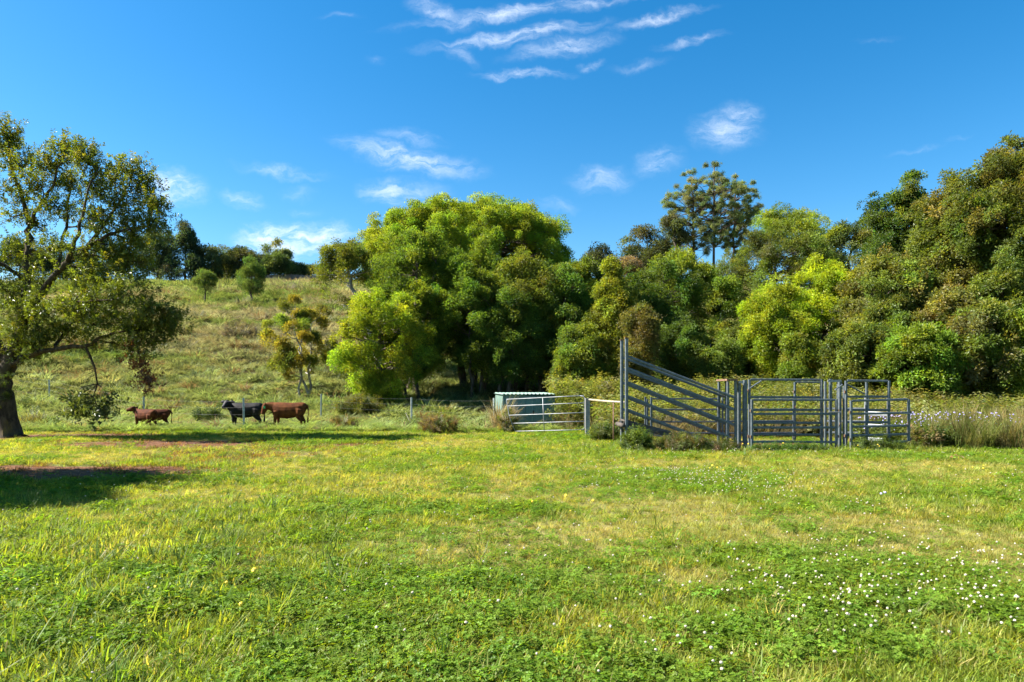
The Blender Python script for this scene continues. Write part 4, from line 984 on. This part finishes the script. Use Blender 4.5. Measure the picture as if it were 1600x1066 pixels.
# ================================================================== cattle yards
YF = 18.2
def yard_piece(name, label, x0, x1, Y0, Y1, ytop, rails, ybot=None, stile_w=.065, rail_h=.06, mat='galvanised', brace=None, extra=(), cat='yard panel', group=None, stiles=True, right_bot=None, tilt=0.0):
    """a welded panel: rail rows are photo rows at the left end"""
    a, b = at(x0, 0, Y0), at(x1, 0, Y1); g = gz(a.x, Y0); root = empty(name, (a.x, a.y, g)); tag(root, label, cat, group)
    d = Vector((b.x - a.x, b.y - a.y, 0)); zz = lambda y: CH + (HY - y) / F * Y0 - g
    zt = zz(ytop); zb = zz(ybot) if ybot else .02
    if stiles:
        for t in (0, 1):
            lo = zb if t == 0 or right_bot is None else zz(right_bot); p = d * t
            MB().bar((p.x, p.y, lo), (p.x + (0 if t == 0 else 0), p.y, zt + tilt * t), stile_w).build('stile', mat, root)
    dn = d.normalized() * (stile_w / 2 + .001)
    for y in rails:
        z = zz(y) + random.uniform(-.006, .006); MB().bar(dn + Vector((0, 0, z)), d - dn + Vector((0, 0, z + tilt + random.uniform(-.012, .008))), rail_h * .62, rail_h).build('rail', mat, root)
    for (t, w) in extra:
        p = d * t; MB().bar((p.x, p.y + .045, zb), (p.x, p.y + .045, zt - .03), w).build('upright', mat, root)
    if brace:
        (t0, y0), (t1, y1) = brace; MB().bar(d * t0 + Vector((0, -.035, zz(y0))), d * t1 + Vector((0, -.035, zz(y1))), .035).build('brace', mat, root)
    if cat == 'yard gate':            # slide bolt and chain at the swinging end
        MB().bar(d + Vector((-.22, -.04, zz(ytop) - .34)), d + Vector((.10, -.04, zz(ytop) - .34)), .028).build('latch', 'bright_steel', root)
        p, q = d + Vector((-.02, -.03, zz(ytop) - .55)), d + Vector((.12, .05, zz(ytop) - .62)); m_ = (p + q) / 2 - Vector((0, 0, .16))
        MB().tube([p, p.lerp(m_, .6) - Vector((0, 0, .05)), m_, m_.lerp(q, .4) - Vector((0, 0, .03)), q], .008, 5).build('chain', 'rusty_steel', root)
    for t in (0, 1):                  # joining lugs with pins
        for z in (zt - .30, zb + .35):
            p = d * t + Vector((.045 if t else -.045, -.02, z)); MB().tube([p - Vector((0, 0, .035)), p + Vector((0, 0, .035))], .018, 6).build('pin_lug', 'rusty_steel', root)
    return root
def build_yards():
    GP = 'galvanised cattle yard panels'
    # ------- loading ramp
    root = empty('loading_ramp', (at(978, 0, YF).x, YF, gz(3, YF))); tag(root, 'galvanised cattle loading ramp with sloping rails and tall end posts', 'loading ramp'); o = Vector(root.location)
    for s, Yd in (('near', YF), ('far', YF + .78)):
        X0 = at(979, 0, YF).x; X1 = at(1149, 0, YF).x
        zr = [((557, 621)), ((576, 640)), ((598, 664)), ((619.5, 686)), ((641, 700))]
        for k, (ya, yb) in enumerate(zr):
            za, zb = CH + (HY - ya) / F * YF, CH + (HY - yb) / F * YF
            xe = X1 if k < 4 else at(1140, 0, YF).x
            zb = zb if k < 4 else .06
            MB().bar(Vector((X0 + .04, Yd, za)) - o, Vector((xe - .03, Yd, zb)) - o, .042, .07).build('rail', 'galvanised', root)
        ztop = CH + (HY - 529) / F * YF
        p = MB().bar(Vector((X0, Yd, -.1)) - o, Vector((X0, Yd, ztop)) - o, .085).build('post', 'galvanised', root)
        MB().box(Vector((X0 - .05, Yd - .05, ztop)) - o, Vector((X0 + .05, Yd + .05, ztop + .03)) - o).build('cap', 'rusty_steel', p)
        for xp, yt in ((1138, 596), (1150, 595)):
            X = at(xp, 0, YF).x; MB().bar(Vector((X, Yd + .03, -.05)) - o, Vector((X, Yd + .03, CH + (HY - yt) / F * YF)) - o, .07).build('post', 'galvanised', root)
        xq = at(1018, 0, YF).x; MB().bar(Vector((xq, Yd + (.05 if s == 'far' else .05), -.05)) - o, Vector((xq, Yd + .05, 1.42)) - o, .05).build('strut', 'galvanised', root)
    Xa, Xb = at(976, 0, YF).x, at(1138, 0, YF).x; za, zb = CH + (HY - 656) / F * YF, .05; n = 9
    for k in range(n):          # deck planks laid across the ramp
        t0, t1 = k / n, (k + .96) / n; mb = MB(); i = 0
        x0, x1 = Xa + (Xb - Xa) * t0, Xa + (Xb - Xa) * t1; z0, z1 = za + (zb - za) * t0, za + (zb - za) * t1
        for (x, z) in ((x0, z0), (x1, z1)):
            for (yy, dz) in ((YF + .06, -.05), (YF + .72, -.05), (YF + .72, 0), (YF + .06, 0)): mb.v.append((x - o.x, yy - o.y, z + dz - o.z))
        mb.f += [(0, 1, 2, 3), (7, 6, 5, 4)] + [(j, j + 4, (j + 1) % 4 + 4, (j + 1) % 4) for j in range(4)]
        mb.build('deck_plank', 'weathered_timber', root)
    for Yd in (YF + .0, YF + .78):
        MB().bar(Vector((Xa - .02, Yd + .0, za - .08)) - o, Vector((Xb, Yd, zb - .02)) - o, .05, .19).build('bearer', 'weathered_timber', root)
    MB().bar(Vector((Xa + .1, YF - .04, za - .21)) - o, Vector((Xb - .3, YF - .04, zb - .08)) - o, .02, .05).build('edge_strip', 'galvanised', root)
    MB().tube([Vector((Xa - .06, YF - .12, za - .15)) - o, Vector((Xa - .06, YF + .85, za - .15)) - o], .06, 10).build('bump_bar', 'weathered_timber', root, True)
    # ------- slide gate frame at the ramp foot
    r = empty('slide_gate_frame', (at(1158, 0, YF).x, YF, gz(6, YF))); tag(r, 'thick steel slide gate posts with rusty head plate at the ramp foot', 'gate frame', GP); o = Vector(r.location)
    for xp, w, yt in ((1157, .085, 598), (1166, .11, 594)):
        X = at(xp, 0, YF).x; MB().bar(Vector((X, YF + .1, -.05)) - o, Vector((X, YF + .1, CH + (HY - yt) / F * YF)) - o, w).build('post', 'galvanised', r)
    xa, xb = at(1135, 0, YF).x, at(1152, 0, YF).x; z = CH + (HY - 595) / F * YF
    MB().box(Vector((xa, YF - .06, z)) - o, Vector((xb, YF + .9, z + .05)) - o).build('head_plate', 'rusty_steel', r)
    MB().box(Vector((xb + .02, YF - .05, z - .07)) - o, Vector((xb + .14, YF + .06, z - .005)) - o).build('bracket', 'bright_steel', r)
    # ------- panels
    yard_piece('stock_fence', 'tall main yard panel with head rail and corner brace', 1171, 1284, YF + .25, YF + .25, 593, (593, 621, 640.5, 661, 679, 702), brace=((.0, 607), (.16, 595)), group=GP)
    yard_piece('yard_gate', 'low swinging yard gate hung in front of the main panel', 1175, 1307, YF - .25, YF - .2, 624, (625, 647, 668.5, 691), ybot=703, right_bot=706, cat='yard gate', group=GP)
    yard_piece('yard_portal', 'narrow tall doorway frame at the back of the yard', 1242, 1283, 21.4, 21.4, 597, (597, 621, 640), group=GP, rail_h=.05, stile_w=.06)
    c = empty('slide_gate_frame', (at(1300, 0, YF).x, YF, gz(8.5, YF))); tag(c, 'cluster of steel slide gate posts with bright head plate in mid yard', 'gate frame', GP); o = Vector(c.location)
    for xp, w, yt, dy in ((1291, .06, 596, .05), (1300.5, .075, 592, .1), (1312, .085, 596, 0), (1318, .06, 600, .3), (1326, .06, 603, .25)):
        X = at(xp, 0, YF).x; MB().bar(Vector((X, YF + dy, -.05)) - o, Vector((X, YF + dy, CH + (HY - yt) / F * YF)) - o, w).build('post', 'galvanised', c)
    xa, xb = at(1292, 0, YF).x, at(1313, 0, YF).x; MB().box(Vector((xa, YF - .07, CH + 13 / F * YF)) - o, Vector((xb, YF - .046, CH + 16.5 / F * YF)) - o).build('head_plate', 'bright_steel', c)
    MB().bar(Vector((at(1303, 0, YF).x, YF - .06, CH + .5 / F * YF)) - o, Vector((xb + .03, YF - .06, CH + 9 / F * YF)) - o, .035).build('brace', 'bright_steel', c)
    yard_piece('stock_fence', 'tall right yard panel with head rail and open bay', 1322, 1389, YF + .2, YF + .2, 595, (595, 620, 641, 660, 680, 701), brace=((.0, 600), (.42, 616)), extra=((.5, .06),), group=GP)
    MBp = yard_piece('yard_gate', 'open five rail gate standing out at the right end of the yard', 1330, 1420, YF - .35, YF - .2, 626, (626.5, 647, 667, 681, 692), ybot=708, right_bot=690, cat='yard gate', group=GP, tilt=.035)
    yard_piece('stock_fence', 'back yard panel seen through the ramp rails', 1018, 1122, 20.6, 20.8, 622, (623, 640, 659, 677), group=GP, extra=((-.06, .07),), stile_w=.055, rail_h=.05)
    yard_piece('stock_fence', 'back yard panel seen through the main panel', 1129, 1240, 20.8, 21.2, 621, (640, 659, 677, 690), group=GP, stile_w=.055, rail_h=.05)
    yard_piece('stock_fence', 'bright back panel seen between the gate posts and right bay', 1290, 1352, 21.3, 21.0, 621, (639, 658, 676), group=GP, stile_w=.05, rail_h=.06, mat='bright_steel')
    yard_piece('cattle_crush', 'short bright crush panel inside the right end of the yard', 1356, 1388, 20.0, 19.4, 618, (645, 648, 664, 685, 688), group=GP, stile_w=.06, rail_h=.07, mat='bright_steel')
    # soil heap on the mown edge
    a = at(1490, 718, CH * F / 108.0); mb = MB(); n = 14; zz = gz(a.x, a.y)
    rings = ((1, 0), (.8, .05), (.5, .09), (.2, .11))
    for q, h in rings:
        for j in range(n):
            w = 6.283 * j / n; k = q * R.uniform(.85, 1.15); mb.v.append((.36 * k * math.cos(w), .22 * k * math.sin(w), h * R.uniform(.8, 1.2) - .02))
    for i in range(3):
        for j in range(n): mb.f.append((i * n + j, i * n + (j + 1) % n, (i + 1) * n + (j + 1) % n, (i + 1) * n + j))
    mb.f.append(tuple(range(3 * n, 4 * n)))
    tag(mb.build('soil_heap', 'red_soil', None, True, (a.x, a.y, zz)), 'small pinkish heap of soil on the grass near the right edge', 'soil heap')
build_yards()

# ================================================================== cattle
def cow(label, name, mat, x, Y, yaw, scale, head_yaw=0.0, head_pitch=0.0, neck_drop=0.0, tag_side=None, group='cattle in the paddock', slim=1.0, legs=(0, 0, 0, 0)):
    """one continuous body: lofted trunk, neck, head and legs fused by a voxel remesh. Faces +X before yaw."""
    mb = MB()
    def loft(rings, n=12):
        i0 = len(mb.v)
        for (c, w, h, fx) in rings:
            for j in range(n):
                a = 2 * math.pi * j / n; q = Vector((0, math.cos(a) * w, math.sin(a) * h)); mb.v.append(tuple(Vector(c) + fx @ q))
        m = len(rings)
        for k in range(m - 1):
            for j in range(n): mb.f.append((i0 + k * n + j, i0 + (k + 1) * n + j, i0 + (k + 1) * n + (j + 1) % n, i0 + k * n + (j + 1) % n))
        mb.f.append(tuple(i0 + j for j in range(n))); mb.f.append(tuple(i0 + (m - 1) * n + j for j in range(n))[::-1])
    I = Matrix.Identity(3)
    s = slim
    trunk = [((-.66, 0, .83), .05, .06), ((-.63, 0, .81), .13, .14), ((-.56, 0, .78), .185 * s, .20), ((-.42, 0, .745), .215 * s, .245), ((-.2, 0, .70), .235 * s, .275), ((.05, 0, .685), .245 * s, .295), ((.28, 0, .70), .225 * s, .29), ((.42, 0, .735), .185 * s, .26), ((.52, 0, .775), .14, .205), ((.58, 0, .80), .10, .15)]
    loft([(c, w, h, I) for c, w, h in trunk], 14)
    piv = Vector((.46, 0, .78))
    def hx(p, w=1.0):
        v = Vector(p) - piv; M = Matrix.Rotation(head_yaw * w, 3, 'Z') @ Matrix.Rotation(neck_drop * w, 3, 'Y'); return piv + M @ v, M
    neck = []
    for c, w, h, t in (((.44, 0, .77), .15, .22, .0), ((.55, 0, .82), .135, .195, .4), ((.63, 0, .87), .12, .165, .7), ((.70, 0, .92), .105, .14, 1.0)):
        q, M = hx(c, t); neck.append((q, w, h, M))
    loft(neck, 10)
    hp, HM = hx((.735, 0, .955)); HM2 = Matrix.Rotation(head_yaw * 1.15, 3, 'Z') @ Matrix.Rotation(neck_drop + .5 + head_pitch, 3, 'Y')
    head = [((-.08, 0, .0), .065, .07), ((-.04, 0, .01), .105, .115), ((.06, 0, 0), .115, .122), ((.15, 0, -.008), .098, .105), ((.23, 0, -.012), .078, .085), ((.29, 0, -.014), .082, .076), ((.33, 0, -.016), .07, .06)]
    loft([(hp + HM2 @ Vector(c), w, h, HM2) for c, w, h in head], 10)
    for sd in (-1, 1):
        e0 = hp + HM2 @ Vector((-.02, .09 * sd, .045)); pts = [e0, hp + HM2 @ Vector((-.035, .16 * sd, .045)), hp + HM2 @ Vector((-.045, .24 * sd, .025)), hp + HM2 @ Vector((-.04, .285 * sd, .005))]
        mb.tube(pts, [.032, .058, .05, .018], 8, flat=.7)
    # legs
    fl = [((.40, .11, .66), .115), ((.39, .12, .50), .085), ((.39, .122, .40), .060), ((.395, .122, .315), .052), ((.385, .122, .20), .036), ((.385, .122, .09), .037), ((.392, .122, .05), .046), ((.40, .122, .0), .052)]
    hl = [((-.44, .10, .72), .165), ((-.42, .125, .58), .135), ((-.41, .13, .47), .095), ((-.49, .13, .37), .060), ((-.545, .13, .30), .050), ((-.535, .13, .19), .038), ((-.52, .13, .09), .038), ((-.51, .13, .05), .046), ((-.50, .13, .0), .052)]
    k = 0
    for ch in (fl, hl):
        for sd in (-1, 1):
            sw = legs[k]; k += 1; pts = []
            for (p, r) in ch:
                t = max(0, (.62 - p[2]) / .62); pts.append(Vector((p[0] + sw * t, p[1] * sd * (s if p[2] > .5 else 1), p[2])))
            mb.tube(pts, [r for _, r in ch], 10)
    # tail
    mb.tube([(-.62, 0, .90), (-.68, 0, .87), (-.715, 0, .78), (-.72, .01, .60), (-.715, .02, .45), (-.71, .02, .38), (-.705, .02, .28), (-.70, .02, .24)], [.035, .032, .026, .021, .02, .034, .036, .015], 8)
    # brisket and belly
    loft([((.30, 0, .55), .05, .05, I), ((.40, 0, .53), .10, .11, I), ((.50, 0, .58), .09, .12, I), ((.56, 0, .66), .06, .08, I)], 8)
    mb.v = [tuple(Vector(p) * scale) for p in mb.v]
    X = at(x, 0, Y).x; o = mb.build(name, mat, None, True, (X, Y, gz(X, Y) - .015)); o.rotation_euler = (0, 0, yaw); tag(o, label, 'cattle', group)
    md = o.modifiers.new('fuse', 'REMESH'); md.mode = 'VOXEL'; md.voxel_size = .017 * scale; md.use_smooth_shade = True
    sm = o.modifiers.new('soften', 'SMOOTH'); sm.factor = .5; sm.iterations = 4
    for sd in (-1, 1):
        c = (hp + HM2 @ Vector((.075, .106 * sd, .045))) * scale; e = MB(); e.tube([c - Vector((0, 0, .018)) * scale, c - Vector((0, 0, .012)) * scale, c, c + Vector((0, 0, .012)) * scale, c + Vector((0, 0, .018)) * scale], [.004 * scale, .015 * scale, .019 * scale, .015 * scale, .004 * scale], 8)
        e.build('eye', 'eye', o, True)
    for sd in (tag_side or ()):
        c = (hp + HM2 @ Vector((-.02, .19 * sd, .02))) * scale; n = (HM2 @ Vector((1, 0, 0))); a = (HM2 @ Vector((0, 1, 0))) * .035 * scale
        t = MB(); t.bar(c + n * .05 * scale - Vector((0, 0, .075)) * scale, c + n * .05 * scale + Vector((0, 0, .01)) * scale, .06 * scale, .008); t.build('ear_tag', 'green_tag', o)
    return o
PI = math.pi
cow('black cow facing the camera from behind the fence picket', 'cow', 'black_hide', 383, 28.2, PI + .08, 1.10, head_yaw=1.15, head_pitch=.05, neck_drop=-.06, legs=(.0, .02, .03, -.05))
cow('tan brown cow with green ear tag and lowered head', 'cow', 'brown_hide', 450, 27.7, PI + .03, 1.13, head_yaw=.18, head_pitch=.35, neck_drop=.30, tag_side=(1, -1), legs=(-.02, .08, -.03, .06))
cow('reddish brown calf looking left in front of the other calf', 'calf', 'red_hide', 227, 27.2, PI - .42, .86, head_yaw=.35, head_pitch=-.15, neck_drop=-.18, slim=.95, legs=(.0, .05, -.04, .06))
cow('dark brown calf half hidden behind the calf looking left', 'calf', 'red_hide', 243, 28.1, PI + .30, .84, head_yaw=-.2, head_pitch=.3, neck_drop=.45, slim=.95, legs=(.03, -.03, .05, -.04))
